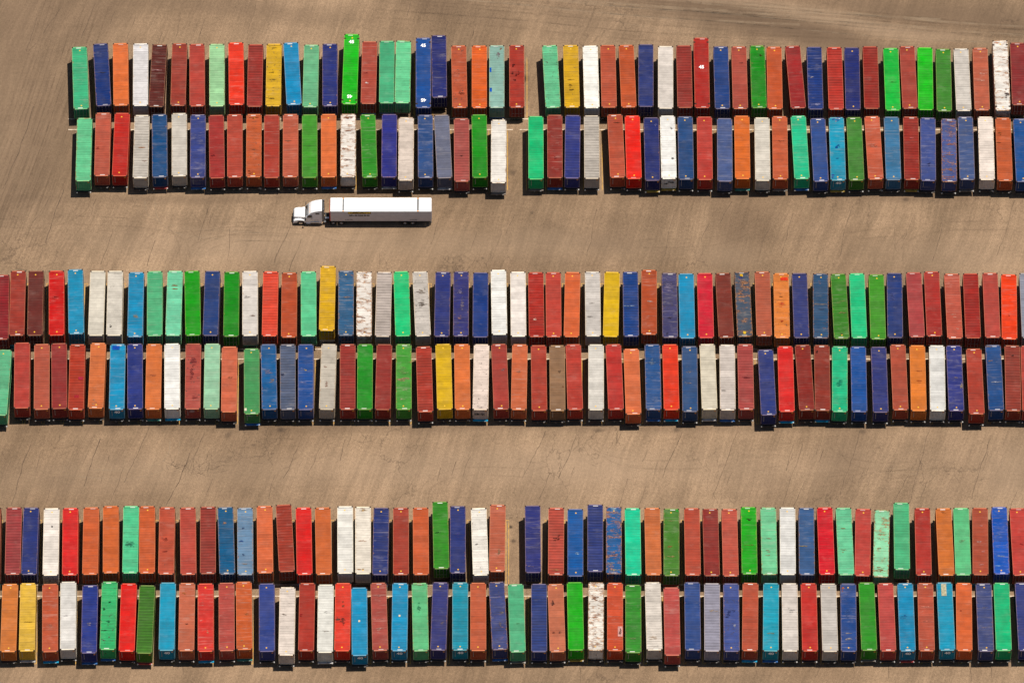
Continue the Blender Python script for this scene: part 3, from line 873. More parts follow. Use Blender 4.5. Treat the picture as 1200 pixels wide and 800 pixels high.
for r in rows:
    n_ = len(rows[r])
    for i, p in enumerate(rows[r]):
        rng = random.Random(1000 * r + i)
        root = bpy.data.objects.new('shipping_container', None); COL.objects.link(root)
        root.empty_display_size = .5
        flip = (r % 2 == 0)
        root.location = (p['c'].x, p['c'].y, 0); root.rotation_euler = (0, 0, p['a'] + (math.pi if flip else 0))
        L, H = p['L'], p['L'] / 2
        p['obj'] = root
        rgb = [lin(v) / 1.95 for v in p['rgb']]
        lum = .2 * rgb[0] + .7 * rgb[1] + .1 * rgb[2]
        if min(p['rgb']) > 222: rgb = [min(.8, v * 1.12) * m_ for v, m_ in zip(rgb, (1.0, .985, .93))]
        elif max(p['rgb']) - min(p['rgb']) < 30: rgb = [v * 1.12 * m_ for v, m_ in zip(rgb, (1.02, .985, .92))]
        else:
            rgb = [max(.0015, min(.8, v)) for v in (rgb[0], rgb[1] * (.93 if 'yellow' in p['name'] else 1.0 if 'tan' in p['name'] else 1.05 if rgb[0] > rgb[1] else 1.10), rgb[2] * (.86 if rgb[2] > rgb[0] and rgb[2] > rgb[1] * 1.6 else 1.0))]
            if rgb[2] > rgb[1] * 1.6 and rgb[2] > rgb[0]: rgb[0] *= .72; rgb[1] *= .95
            if rgb[0] > rgb[1] * 1.8 and rgb[0] > rgb[2] * 2: rgb[2] *= .80; rgb[0] *= .97
            if rgb[1] > rgb[0] and rgb[1] > rgb[2] and rgb[0] > .05: rgb = [v * 1.10 for v in rgb]
            if rgb[0] > rgb[1] * 3 and rgb[2] > rgb[1] * .8 and 'pink' not in p['name']: rgb[2] *= .72; rgb[1] *= 1.05
        rust = dirt = scuff = 0.0
        for ch in p['fl']:
            if ch in WEAR: a_, b_, c_ = WEAR[ch]; rust += a_; scuff += b_; dirt += c_
        rust = min(rust + rng.choice((0, .05, .1, .22)) + rng.uniform(.0, .10), 1.25); scuff = min(scuff + rng.uniform(.0, .15), 1.0); dirt = min(dirt + rng.uniform(.12, .38), 1.1)
        rib = 'h' in p['fl']
        def paint(o, col):
            o.color = (*col, 1); o['rust'] = rust; o['scuff'] = scuff; o['dirt'] = dirt; o['half_length'] = H
        ro = link('roof', MESH['roof', 'ribbed' if rib else 'plain', L], root); paint(ro, rgb)
        ro['pitch'] = .5 if rib else .45; ro['groove'] = rng.uniform(.55, .8) if rib else rng.uniform(.12, .45); ro['strip'] = rng.uniform(.35, .9) if rng.random() < .7 else 0.0; ro['dots'] = 1.0 if rng.random() < .62 and not rib else 0.0
        lt = [min(.8, rgb[0] * 1.15 + .10), min(.8, rgb[1] * 1.15 + .065), min(.8, rgb[2] * 1.05 + .035)]
        fr = link('frame', MESH['frame', L], root); paint(fr, lt); fr['rust'] = rust + rng.uniform(.3, .6)
        for s_ in (0, math.pi):
            sw = link('side_wall', MESH['side', L], root, rot=(0, 0, s_)); paint(sw, rgb); sw['rust'] = rust * .5
        fw = link('front_wall', MESH['front', L], root); paint(fw, rgb); fw['rust'] = rust * .5
        for s_ in (-1, 1):
            d = link('door', MESH['door'], root, (s_ * 1.10, -H + .06, 0)); d.scale = (-s_, 1, 1); paint(d, rgb)
        ch = link('chassis', MESH['chassis', L, 1 if rng.random() < .55 else 0], root)
        ch.color = (*rng.choices([c for c, _ in CH], [w_ for _, w_ in CH])[0], 1)
        for sx in (-1, 1):
            for yy in (-H + 1.25, -H + 2.5): link('wheel', MESH['wheel'], ch, (sx * .93, yy, .5))
        # painted numbers
        flg = p['fl']
        if '5' in flg or '6' in flg:
            for yy, rt in ((H - 1.55, 0), (-H + 1.55, math.pi)): link('number_marking', TXT['45'], root, (0, yy, Z1 + .01), (0, 0, rt))
        if '7' in flg:
            link('number_marking', TXT['45'], root, (0, 1.1, Z1 + .01))
        if 'sky blue' in p['name'] and flip or 'cyan' in p['name'] and flip:
            link('number_marking', TXT['40'], root, (-.05, H + .01, Z1 - .75), (R(90), 0, math.pi))
        # label
        A = short(rows[r][i-1]['name']) if i else None; B = short(rows[r][i+1]['name']) if i < n_-1 else None
        def gap(q, s_): return abs(q['c'].x - s_['c'].x) > 5.0
        if i and gap(rows[r][i-1], p): A = None; ga = True
        else: ga = False
        if i < n_-1 and gap(p, rows[r][i+1]): B = None; gb = True
        else: gb = False
        len_w = 'long ' if L > 13 and len(p['name'].split()) < 3 else ''
        wear = 'rusty ' if 'r' in flg or 'R' in flg and 'rust' not in p['name'] else 'stained ' if 'D' in flg else 'scuffed ' if 's' in flg else ''
        if 'rust' in p['name'] or 'scuffed' in p['name']: wear = ''
        nm = len_w + (wear if not len_w and len(p['name'].split()) < 3 else '') + p['name']
        if A and B: lab = f"{nm} container in the {ROWN[r]} between {A} and {B} ones"
        elif A is None and B is None: lab = f"{nm} container standing alone in the {ROWN[r]}"
        elif A is None: lab = f"{nm} container in the {ROWN[r]} " + (f"just after the gap before a {B} one" if ga else f"starting it beside a {B} one")
        else: lab = f"{nm} container in the {ROWN[r]} " + (f"just before the gap, beside a {A} one" if gb else f"ending it beside a {A} one")
        root['label'] = lab; root['category'] = 'shipping container'; root['group'] = GROUP
        labels.setdefault(lab, []).append((r, i))
for k, v in labels.items():
    if len(v) > 1 or len(k.split()) > 16: print('LABEL', v, len(k.split()), k)

# ---------------------------------------------------------------- marks of single containers
MARKS = {}
def print_mat(rgb, shape):
    k = (*rgb, shape)
    if k not in MARKS:
        t = NT('worn_mark'); tc = t.n('ShaderNodeTexCoord').outputs['Object']
        c = t.mix(1.0, (*[lin(v) / 1.9 for v in k[:3]], 1), t.ramp(t.noise(tc, 3, 4), .3, .7, .7, 1.25), 'MULTIPLY')
        t.put(t.b.inputs['Base Color'], c); t.b.inputs['Roughness'].default_value = .8; t.b.inputs['Specular IOR Level'].default_value = .08
        if k[3] != 'rect':
            t.put(t.b.inputs['Alpha'], t.ramp(t.noise(t.mapping(tc, (.8, 3.2, 1)), 2.4, 5, .72), .40, .58, 0.0, .9))
        MARKS[k] = t.mat
    return MARKS[k]
def blob_pts(w_, h_, shape, rng):
    if shape == 'rect': return [(-w_, -h_), (w_, -h_), (w_, h_), (-w_, h_)]
    n = 20; k1, k2 = rng.uniform(0, 6), rng.uniform(0, 6)
    if shape == 'blob': return [(w_ * math.cos(a) * m_, h_ * math.sin(a) * m_) for i in range(n) for a in (2*math.pi*i/n,) for m_ in (1.05 + .2 * math.sin(2*a + k1) + .15 * math.sin(3*a + k2) + rng.uniform(-.06, .06),)]
    return [(w_ * math.cos(2*math.pi*i/n) * (1 if shape == 'oval' else rng.uniform(.45, 1.15)), h_ * math.sin(2*math.pi*i/n) * (1 if shape == 'oval' else rng.uniform(.45, 1.15))) for i in range(n)]
def patch(win, x, y, w_, h_, rgb, shape='blob', face='roof', name='paint_patch'):
    """x, y: middle of the mark in an enlarged window of the photograph; w_, h_: its half sizes there"""
    k = 200 / 762.0; X, Y = win[0] + x*k, win[1] + y*k
    rng = random.Random(int(X * 131 + Y * 17))
    best = None
    for p in plan:
        o = p['obj']; mi = Matrix.Translation(o.location) @ Matrix.Rotation(o.rotation_euler.z, 4, 'Z')
        if face == 'roof':
            q = mi.inverted() @ pix(X, Y, Z1); ok = abs(q.x) < 1.22 and abs(q.y) < p['L'] / 2
        else:
            if p['row'] % 2: continue
            ys = p['c'].y - p['L'] / 2; d = pix(X, Y, 0) - CAM; t = (ys - CAM.y) / d.y; q = mi.inverted() @ (CAM + d * t); ok = abs(q.x) < 1.25 and 1.0 < q.z < 4.1
        if ok: best = (p, q); break
    if not best: print('NO CONTAINER', win, x, y); return
    p, q = best; s = k / 7.3
    flip = -1 if p['row'] % 2 == 0 else 1
    if face == 'roof':
        pts = [(a, b, Z1 + .004) for a, b in blob_pts(w_ * s, h_ * s / .85, shape, rng)]
        lim = 1.17
        v = [(max(-lim, min(lim, flip * a + q.x)), max(-p['L']/2 + .02, min(p['L']/2 - .02, flip * b + q.y)), c) for a, b, c in pts]
    else:
        v = [(-a + q.x, p['L']/2 + .012, b + q.z) for a, b in blob_pts(w_ * s, h_ * s / .53, shape, rng)][::-1]
    mb = MB(); n = len(v); c0 = tuple(sum(t[i] for t in v) / n for i in range(3))
    mb.v = v + [c0]; mb.f = [(i, (i + 1) % n, n) for i in range(n)]; mb.m = [0] * n
    if shape == 'blob' and face == 'roof' and w_ > 7:      # broken up into streaks across the corrugation and a few specks
        A, B = w_ * s, h_ * s / .85; mb = MB(); K = max(3, int(B * 14))
        for _ in range(min(K, 14)):
            v_ = rng.gauss(0, .5); cy_ = flip * v_ * B + q.y; ln_ = A * rng.uniform(.35, 1.0) * max(.3, 1 - abs(v_) * .5); cx_ = q.x + rng.uniform(-.4, .4) * A; hh = rng.uniform(.03, .09) + B * .10
            pp = [(max(-1.17, min(1.17, cx_ + ln_ * math.cos(2*math.pi*i/12) * rng.uniform(.8, 1.1))), max(-p['L']/2 + .02, min(p['L']/2 - .02, cy_ + hh * math.sin(2*math.pi*i/12) * rng.uniform(.6, 1.3))), Z1 + .004 + .0004 * _) for i in range(12)]
            mb.poly(pp)
    link(name, mb.mesh(name, [print_mat(rgb, 'rect' if shape != 'blob' else shape)], False), p['obj'])
NVY, BLK, RST, TANC = (50, 50, 150), (40, 28, 26), (120, 62, 24), (190, 168, 140)
WA, WB, WC, WD, WE, WF = [(a, 30) for a in (60, 250, 440, 620, 810, 1000)]
WG, WH_, WI, WJ, WK, WL = [(a, 300) for a in (0, 200, 400, 600, 800, 1000)]
WM, WN, WO, WP, WQ, WR = [(a, 575) for a in (0, 200, 400, 600, 800, 1000)]
for a in [
 (WE, 646, 419, 30, 9, (60, 60, 170), 'blob'), (WE, 654, 541, 14, 12, (10, 50, 150), 'blob'), (WE, 650, 593, 10, 3, (20, 60, 140), 'blob'), (WE, 632, 670, 10, 10, (60, 60, 160), 'blob'),
 (WC, 513, 198, 5, 10, (20, 90, 190), 'rect'), (WC, 514, 287, 6, 9, (20, 90, 190), 'rect'), (WC, 550, 130, 14, 14, (140, 110, 120), 'blob'), (WC, 560, 108, 8, 8, (150, 100, 70), 'blob'),
 (WC, 382, 300, 16, 14, (120, 50, 30), 'blob'), (WC, 612, 215, 8, 10, (80, 24, 24), 'blob'), (WC, 640, 214, 9, 9, (80, 24, 24), 'blob'), (WC, 622, 243, 6, 4, (80, 24, 24), 'blob'), (WC, 616, 178, 6, 7, (80, 24, 24), 'blob'), (WC, 628, 222, 6, 5, (90, 24, 24), 'blob'),
 (WC, 386, 580, 12, 4, (100, 45, 45), 'blob'), (WB, 685, 257, 12, 4, (230, 220, 215), 'blob'), (WB, 680, 212, 14, 6, (140, 40, 40), 'blob'),
 (WB, 268, 98, 22, 5, (90, 70, 30), 'blob'), (WB, 262, 208, 20, 5, (90, 70, 30), 'blob'), (WB, 268, 240, 24, 5, (80, 66, 36), 'blob'), (WB, 258, 328, 18, 6, (90, 70, 30), 'blob'),
 (WB, 180, 410, 26, 8, (140, 66, 24), 'blob'), (WB, 185, 553, 24, 4, (120, 80, 60), 'blob'), (WB, 335, 514, 22, 5, (130, 90, 70), 'blob'), (WB, 165, 655, 18, 7, (130, 60, 30), 'blob'),
 (WB, 600, 600, 32, 6, (110, 50, 14), 'blob'), (WB, 598, 410, 26, 8, (130, 60, 20), 'blob'), (WB, 585, 548, 18, 4, (130, 66, 24), 'blob'), (WB, 605, 470, 24, 3, (140, 70, 30), 'blob'),
 (WA, 210, 546, 14, 7, (150, 50, 40), 'blob'), (WA, 718, 580, 12, 8, (110, 30, 36), 'blob'), (WA, 402, 545, 28, 3, (190, 120, 60), 'blob'), (WA, 420, 604, 16, 3, (120, 60, 20), 'blob'), (WA, 475, 200, 28, 3, (205, 150, 150), 'blob'), (WA, 225, 210, 26, 3, (60, 60, 80), 'blob'),
 (WD, 183, 243, 28, 4, (150, 110, 20), 'blob'), (WD, 180, 268, 12, 8, (110, 80, 30), 'blob'), (WD, 190, 286, 14, 5, (100, 76, 30), 'blob'), (WD, 118, 593, 10, 5, (100, 30, 34), 'blob'), (WD, 636, 459, 5, 5, BLK, 'blob'), (WD, 641, 593, 5, 5, BLK, 'blob'), (WD, 395, 432, 18, 4, (120, 60, 40), 'blob'), (WD, 564, 445, 10, 5, (120, 120, 170), 'blob'),
 (WE, 222, 166, 14, 5, (120, 50, 46), 'blob'), (WE, 308, 132, 14, 5, (60, 60, 20), 'blob'), (WE, 400, 516, 14, 8, (120, 60, 40), 'blob'), (WE, 540, 230, 12, 3, (200, 190, 190), 'blob'), (WE, 555, 350, 28, 7, (150, 150, 190), 'blob'),
 (WF, 178, 253, 20, 4, (60, 110, 40), 'blob'), (WF, 570, 215, 26, 5, (225, 160, 140), 'blob'), (WF, 572, 245, 24, 3, (225, 160, 140), 'blob'), (WF, 685, 305, 12, 22, (90, 70, 66), 'blob'), (WF, 660, 208, 30, 5, (215, 170, 130), 'blob'), (WF, 668, 152, 18, 5, (190, 160, 140), 'blob'), (WF, 640, 78, 18, 4, (210, 120, 60), 'blob'),
 (WF, 425, 432, 24, 4, (170, 100, 40), 'blob'), (WF, 425, 530, 30, 5, (176, 108, 50), 'blob'), (WF, 425, 577, 28, 5, (176, 118, 60), 'blob'), (WF, 430, 646, 20, 10, (176, 112, 50), 'blob'), (WF, 425, 678, 30, 6, (186, 110, 40), 'blob'),
 (WF, 338, 617, 11, 9, (40, 44, 90), 'blob'), (WF, 258, 500, 14, 3, (215, 110, 110), 'blob'), (WF, 90, 535, 28, 12, (190, 110, 90), 'blob'), (WF, 655, 480, 10, 8, (140, 80, 40), 'blob'), (WF, 652, 522, 12, 4, (120, 60, 30), 'blob'),
 (WG, 518, 409, 16, 9, (20, 80, 180), 'rect'), (WG, 342, 405, 20, 8, (140, 60, 30), 'blob'), (WG, 360, 545, 10, 6, (180, 40, 70), 'rect'), (WG, 342, 626, 10, 6, (170, 40, 50), 'rect'), (WG, 420, 651, 12, 10, (190, 140, 110), 'blob'), (WG, 243, 182, 20, 10, (160, 14, 16), 'blob'), (WG, 606, 270, 16, 10, (150, 140, 110), 'blob'), (WG, 680, 532, 22, 4, (170, 90, 60), 'blob'), (WG, 494, 312, 6, 5, BLK, 'blob'),
 (WH_, 500, 524, 12, 10, (30, 34, 70), 'blob'), (WH_, 440, 520, 22, 14, (120, 120, 150), 'blob'), (WH_, 450, 555, 18, 10, (150, 130, 110), 'blob'), (WH_, 333, 684, 6, 6, (225, 220, 190), 'rect'), (WH_, 25, 132, 26, 4, (150, 100, 50), 'blob'), (WH_, 22, 146, 26, 2, (150, 100, 50), 'blob'), (WH_, 100, 470, 18, 16, (130, 50, 54), 'blob'), (WH_, 95, 520, 12, 30, (135, 56, 56), 'blob'), (WH_, 110, 630, 20, 6, (140, 50, 50), 'blob'), (WH_, 600, 508, 8, 6, (220, 190, 60), 'blob'), (WH_, 596, 562, 30, 3, (150, 150, 190), 'blob'), (WH_, 695, 570, 8, 16, (160, 110, 90), 'blob'), (WH_, 265, 545, 14, 7, (160, 90, 60), 'blob'), (WH_, 688, 494, 12, 5, (150, 110, 90), 'blob'), (WH_, 340, 183, 18, 4, (130, 120, 120), 'blob'), (WH_, 370, 266, 16, 3, (120, 80, 60), 'blob'),
 (WI, 276, 512, 30, 14, (120, 160, 90), 'blob'), (WI, 278, 548, 32, 13, (172, 144, 108), 'blob'), (WI, 278, 594, 28, 4, (180, 190, 140), 'blob'), (WI, 275, 640, 26, 5, (180, 190, 140), 'blob'), (WI, 530, 160, 12, 14, (130, 120, 150), 'blob'), (WI, 540, 215, 10, 24, (120, 110, 130), 'blob'), (WI, 530, 275, 12, 9, (160, 120, 120), 'blob'), (WI, 360, 160, 26, 10, (120, 100, 80), 'blob'), (WI, 360, 215, 22, 12, (90, 76, 64), 'blob'), (WI, 100, 192, 28, 5, (190, 140, 90), 'blob'), (WI, 95, 275, 30, 5, (130, 66, 30), 'blob'), (WI, 100, 88, 26, 9, (170, 110, 70), 'blob'), (WI, 25, 185, 22, 8, (150, 130, 120), 'blob'), (WI, 720, 508, 12, 7, (140, 110, 110), 'blob'), (WI, 95, 335, 22, 8, (150, 90, 60), 'blob'),
 (WJ, 212, 515, 6, 6, BLK, 'blob'), (WJ, 226, 583, 8, 4, (110, 50, 30), 'blob'), (WJ, 700, 140, 24, 22, (130, 120, 150), 'blob'), (WJ, 706, 277, 20, 6, (50, 44, 70), 'blob'), (WJ, 692, 346, 14, 6, (40, 36, 50), 'blob'), (WJ, 612, 201, 20, 4, (190, 160, 150), 'blob'), (WJ, 527, 222, 30, 2, (150, 170, 200), 'blob'), (WJ, 30, 516, 14, 7, (170, 120, 100), 'blob'), (WJ, 102, 282, 6, 5, (240, 200, 180), 'blob'), (WJ, 626, 470, 16, 14, (110, 130, 160), 'blob'), (WJ, 270, 412, 26, 8, (215, 120, 100), 'blob'), (WJ, 350, 270, 18, 4, (140, 130, 125), 'blob'), (WJ, 358, 210, 22, 4, (150, 140, 130), 'blob'),
 (WK, 262, 86, 6, 6, (230, 180, 40), 'rect'), (WK, 277, 341, 6, 6, (230, 190, 50), 'rect'), (WK, 268, 96, 22, 6, (50, 56, 150), 'blob'), (WK, 453, 102, 16, 7, (230, 60, 30), 'rect'), (WK, 440, 215, 14, 12, (230, 90, 50), 'blob'), (WK, 442, 289, 12, 5, (190, 50, 30), 'blob'), (WK, 440, 185, 18, 5, (130, 70, 30), 'blob'), (WK, 610, 215, 28, 5, (150, 130, 110), 'blob'), (WK, 612, 236, 24, 4, (60, 60, 80), 'blob'), (WK, 706, 204, 24, 5, (150, 150, 90), 'blob'), (WK, 710, 252, 20, 5, (160, 130, 90), 'blob'), (WK, 706, 345, 18, 5, (110, 110, 60), 'blob'), (WK, 600, 427, 5, 5, BLK, 'blob'), (WK, 700, 565, 18, 16, (20, 140, 110), 'blob'), (WK, 30, 516, 26, 4, (150, 130, 110), 'blob'), (WK, 180, 599, 14, 2, BLK, 'blob'), (WK, 284, 541, 22, 9, (140, 50, 56), 'blob'), (WK, 30, 565, 26, 4, (130, 120, 120), 'blob'),
 (WL, 448, 266, 18, 10, (225, 160, 140), 'blob'), (WL, 466, 320, 16, 6, (220, 150, 130), 'blob'), (WL, 290, 512, 16, 4, (150, 70, 40), 'blob'), (WL, 292, 558, 18, 7, (180, 80, 40), 'blob'), (WL, 630, 561, 28, 2, (190, 190, 200), 'blob'), (WL, 610, 467, 12, 4, (150, 120, 100), 'blob'), (WL, 484, 580, 6, 14, (160, 140, 110), 'blob'), (WL, 460, 543, 10, 3, (160, 140, 110), 'blob'), (WL, 608, 405, 22, 5, (140, 120, 110), 'blob'), (WL, 696, 265, 3, 3, BLK, 'blob'), (WL, 712, 443, 6, 4, BLK, 'blob'), (WL, 176, 180, 14, 18, (80, 90, 150), 'blob'),
 (WM, 232, 158, 4, 4, BLK, 'blob'), (WM, 583, 235, 24, 16, (60, 130, 100), 'blob'), (WM, 125, 584, 26, 3, (150, 110, 20), 'blob'), (WM, 396, 592, 15, 8, (150, 140, 150), 'blob'), (WM, 489, 496, 8, 7, (16, 60, 36), 'blob'), (WM, 465, 530, 9, 10, (20, 70, 40), 'blob'), (WM, 484, 582, 10, 8, (20, 90, 60), 'blob'), (WM, 465, 620, 16, 5, (40, 90, 50), 'blob'), (WM, 294, 557, 14, 5, (150, 140, 140), 'blob'), (WM, 735, 215, 16, 8, (140, 50, 40), 'blob'), (WM, 735, 270, 14, 7, (140, 50, 40), 'blob'), (WM, 222, 602, 16, 7, (190, 120, 100), 'blob'),
 (WN, 312, 224, 12, 8, (30, 70, 150), 'blob'), (WN, 242, 143, 11, 9, (170, 130, 100), 'blob'), (WN, 325, 324, 16, 4, (150, 130, 110), 'blob'), (WN, 325, 285, 5, 4, (40, 60, 110), 'blob'), (WN, 324, 165, 5, 4, (40, 60, 110), 'blob'), (WN, 506, 550, 11, 7, (130, 110, 96), 'blob'), (WN, 581, 552, 8, 10, (150, 24, 30), 'blob'), (WN, 341, 546, 14, 8, (180, 110, 70), 'blob'), (WN, 62, 455, 20, 6, (180, 110, 50), 'blob'), (WN, 70, 593, 10, 2, BLK, 'blob'), (WN, 164, 626, 9, 9, (220, 140, 110), 'blob'), (WN, 690, 540, 20, 6, (180, 176, 172), 'blob'), (WN, 692, 625, 16, 3, (170, 160, 150), 'blob'), (WN, 318, 670, 12, 6, (190, 140, 100), 'blob'), (WN, 140, 498, 10, 4, (236, 110, 100), 'blob'), (WN, 136, 578, 8, 6, (236, 120, 110), 'blob'), (WN, 746, 574, 12, 9, (110, 70, 60), 'blob'), (WN, 240, 480, 22, 5, (205, 110, 105), 'blob'),
 (WO, 163, 466, 18, 8, (190, 120, 110), 'blob'), (WO, 170, 616, 20, 12, (196, 140, 125), 'blob'), (WO, 165, 571, 30, 2, (215, 130, 120), 'blob'), (WO, 80, 580, 4, 4, (240, 220, 180), 'rect'), (WO, 260, 556, 4, 4, (240, 220, 180), 'rect'), (WO, 8, 506, 10, 14, (150, 80, 60), 'blob'), (WO, 8, 578, 14, 18, (130, 60, 50), 'blob'), (WO, 345, 420, 26, 6, (140, 110, 50), 'blob'), (WO, 430, 184, 14, 5, (30, 90, 30), 'blob'), (WO, 520, 200, 14, 9, (80, 76, 150), 'blob'), (WO, 98, 222, 26, 4, (190, 140, 110), 'blob'), (WO, 92, 84, 26, 7, (180, 140, 90), 'blob'), (WO, 92, 346, 22, 6, (180, 140, 100), 'blob'), (WO, 715, 540, 10, 12, (130, 120, 120), 'blob'), (WO, 710, 590, 8, 14, (120, 110, 120), 'blob'), (WO, 452, 588, 14, 6, (150, 130, 110), 'blob'), (WO, 606, 238, 10, 6, (140, 130, 126), 'blob'), (WO, 704, 270, 8, 14, (160, 120, 90), 'blob'), (WO, 345, 520, 10, 20, (60, 150, 100), 'blob'),
 (WP, 198, 213, 23, 8, BLK, 'blob'), (WP, 208, 205, 8, 13, (50, 24, 24), 'blob'), (WP, 192, 350, 26, 8, (196, 130, 90), 'blob'), (WP, 180, 502, 18, 4, (70, 40, 40), 'blob'), (WP, 182, 500, 6, 9, (70, 40, 40), 'blob'), (WP, 185, 630, 12, 4, (120, 60, 50), 'blob'), (WP, 215, 630, 6, 5, (90, 50, 46), 'blob'), (WP, 296, 277, 14, 6, (150, 180, 205), 'blob'), (WP, 448, 80, 24, 10, (150, 180, 200), 'blob'), (WP, 466, 192, 14, 5, (150, 140, 130), 'blob'), (WP, 440, 322, 24, 5, (150, 140, 130), 'blob'), (WP, 452, 352, 26, 5, (150, 150, 140), 'blob'), (WP, 483, 626, 10, 21, (232, 170, 160), 'rect'), (WP, 484, 628, 5, 12, (216, 100, 80), 'blob'), (WP, 712, 130, 20, 6, (150, 150, 90), 'blob'), (WP, 708, 248, 28, 5, (150, 110, 60), 'blob'), (WP, 714, 292, 22, 7, (156, 150, 90), 'blob'), (WP, 740, 86, 6, 6, (40, 180, 60), 'blob'), (WP, 84, 336, 14, 4, (210, 170, 130), 'blob'), (WP, 372, 400+78, 20, 8, (110, 60, 40), 'blob'), (WP, 372, 560, 28, 10, (170, 110, 70), 'blob'), (WP, 372, 688, 30, 10, (176, 116, 66), 'blob'), (WP, 628, 655, 26, 10, (190, 166, 140), 'blob'), (WP, 540, 656, 20, 7, (120, 150, 90), 'blob'), (WP, 26, 590, 9, 5, (60, 110, 60), 'blob'),
 (WQ, 296, 124, 13, 8, (50, 24, 20), 'blob'), (WQ, 296, 241, 30, 4, (120, 130, 60), 'blob'), (WQ, 380, 212, 20, 7, (150, 160, 120), 'blob'), (WQ, 382, 268, 18, 6, (160, 160, 120), 'blob'), (WQ, 380, 285, 14, 4, (170, 150, 110), 'blob'), (WQ, 482, 534, 18, 9, (150, 146, 140), 'blob'), (WQ, 395, 634, 30, 3, (150, 140, 70), 'blob'), (WQ, 540, 246, 22, 4, (160, 140, 90), 'blob'), (WQ, 130, 534, 26, 4, (176, 150, 120), 'blob'), (WQ, 205, 540, 12, 14, (50, 60, 110), 'blob'), (WQ, 198, 560, 8, 8, (50, 60, 110), 'blob'), (WQ, 228, 535, 6, 6, (50, 60, 110), 'blob'), (WQ, 232, 600, 5, 6, (190, 190, 200), 'blob'), (WQ, 740, 545, 20, 20, (60, 90, 150), 'blob'), (WQ, 738, 636, 18, 5, (160, 150, 150), 'blob'), (WQ, 740, 658, 20, 5, (170, 160, 160), 'blob'), (WQ, 714, 435, 8, 10, (190, 110, 70), 'blob'), (WQ, 720, 262, 14, 8, (140, 160, 110), 'blob'), (WQ, 714, 166, 14, 4, (150, 150, 100), 'blob'),
 (WR, 118, 352, 25, 13, (150, 84, 20), 'blob'), (WR, 118, 256, 20, 5, (160, 140, 80), 'blob'), (WR, 122, 190, 18, 6, (150, 180, 130), 'blob'), (WR, 120, 215, 14, 5, (150, 160, 110), 'blob'), (WR, 404, 441, 11, 25, (200, 194, 160), 'rect'), (WR, 402, 97, 20, 6, (130, 70, 24), 'blob'), (WR, 484, 222, 14, 9, (120, 170, 120), 'blob'), (WR, 572, 155, 8, 6, (206, 140, 130), 'blob'), (WR, 566, 226, 14, 5, (206, 150, 140), 'blob'), (WR, 580, 270, 10, 6, (200, 130, 120), 'blob'), (WR, 570, 330, 12, 5, (200, 130, 120), 'blob'), (WR, 650, 194, 20, 4, (110, 140, 200), 'blob'), (WR, 655, 290, 22, 5, (130, 150, 190), 'blob'), (WR, 655, 333, 30, 2, (150, 190, 230), 'blob'), (WR, 750, 238, 16, 6, (150, 30, 34), 'blob'), (WR, 228, 562, 22, 6, (20, 90, 150), 'blob'), (WR, 322, 515, 26, 4, (220, 130, 110), 'blob'), (WR, 330, 580, 20, 4, (220, 120, 100), 'blob'), (WR, 478, 530, 8, 7, (190, 80, 50), 'blob'), (WR, 580, 520, 26, 4, (120, 116, 140), 'blob'), (WR, 586, 610, 20, 5, (130, 120, 140), 'blob')]:
    patch(*a)
for a in [(WH_, 95, 692, 12, 6, (190, 150, 146), 'oval', 'front', 'oval_logo'), (WI, 608, 706, 12, 4, (40, 40, 44), 'blob', 'front', 'faded_lettering'), (WI, 632, 706, 8, 4, (40, 40, 44), 'blob', 'front', 'faded_lettering'),
          (WD, 612, 707, 9, 3, (40, 40, 44), 'blob', 'front', 'faded_lettering'), (WD, 634, 700, 12, 4, (50, 50, 54), 'blob', 'front', 'faded_lettering'), (WP, 288, 714, 9, 3, (200, 220, 200), 'blob', 'front', 'faded_lettering'), (WH_, 350, 712, 12, 3, (200, 210, 200), 'blob', 'front', 'faded_lettering')]:
    patch(*a)
# ---------------------------------------------------------------- the road train in the upper aisle
def tmat(name, rgb, rough=.4, metal=0.0, vary=.06, spec=.4): return flat_mat(name, rgb, rough, metal, vary, 1.0, spec)
TW = tmat('white_truck_paint', (.80, .80, .79)); TG_ = tmat('grey_plastic', (.16, .155, .15)); TB = tmat('black_frame_paint', (.02, .02, .02), .6)
TGL = tmat('dark_cab_glass', (.012, .014, .018), .08, spec=.6); TC = tmat('chrome', (.55, .55, .55), .2, .9); TR = tmat('red_front_wall_paint', (.50, .02, .02)); TY = tmat('yellow_lettering', (.80, .50, .01)); TYD = tmat('brown_lettering_edge', (.24, .12, .01))
TK = tmat('black_lettering', (.015, .02, .015)); TP = tmat('amber_lamp', (.75, .30, .04)); TS = tmat('white_trailer_side', (.60, .555, .54), .5)  # last one: white trailer side with its shade put into the colour
pw, pe = pix(387.2, 247.8, 4.1), pix(505.2, 247.8, 4.1)
SY = pw.y; CY0 = SY + 1.30; XC = (pw.x + pe.x) / 2; HL = (pe.x - pw.x) / 2
truck = bpy.data.objects.new('semi_truck', None); COL.objects.link(truck); truck.location = (XC, CY0, 0); truck.empty_display_size = 1
truck['label'] = 'white articulated truck hauling a long white container along the upper aisle'; truck['category'] = 'truck'
def part(name, mb, mats, parent=truck, fix=True): return link(name, mb.mesh(name, mats, fix), parent)
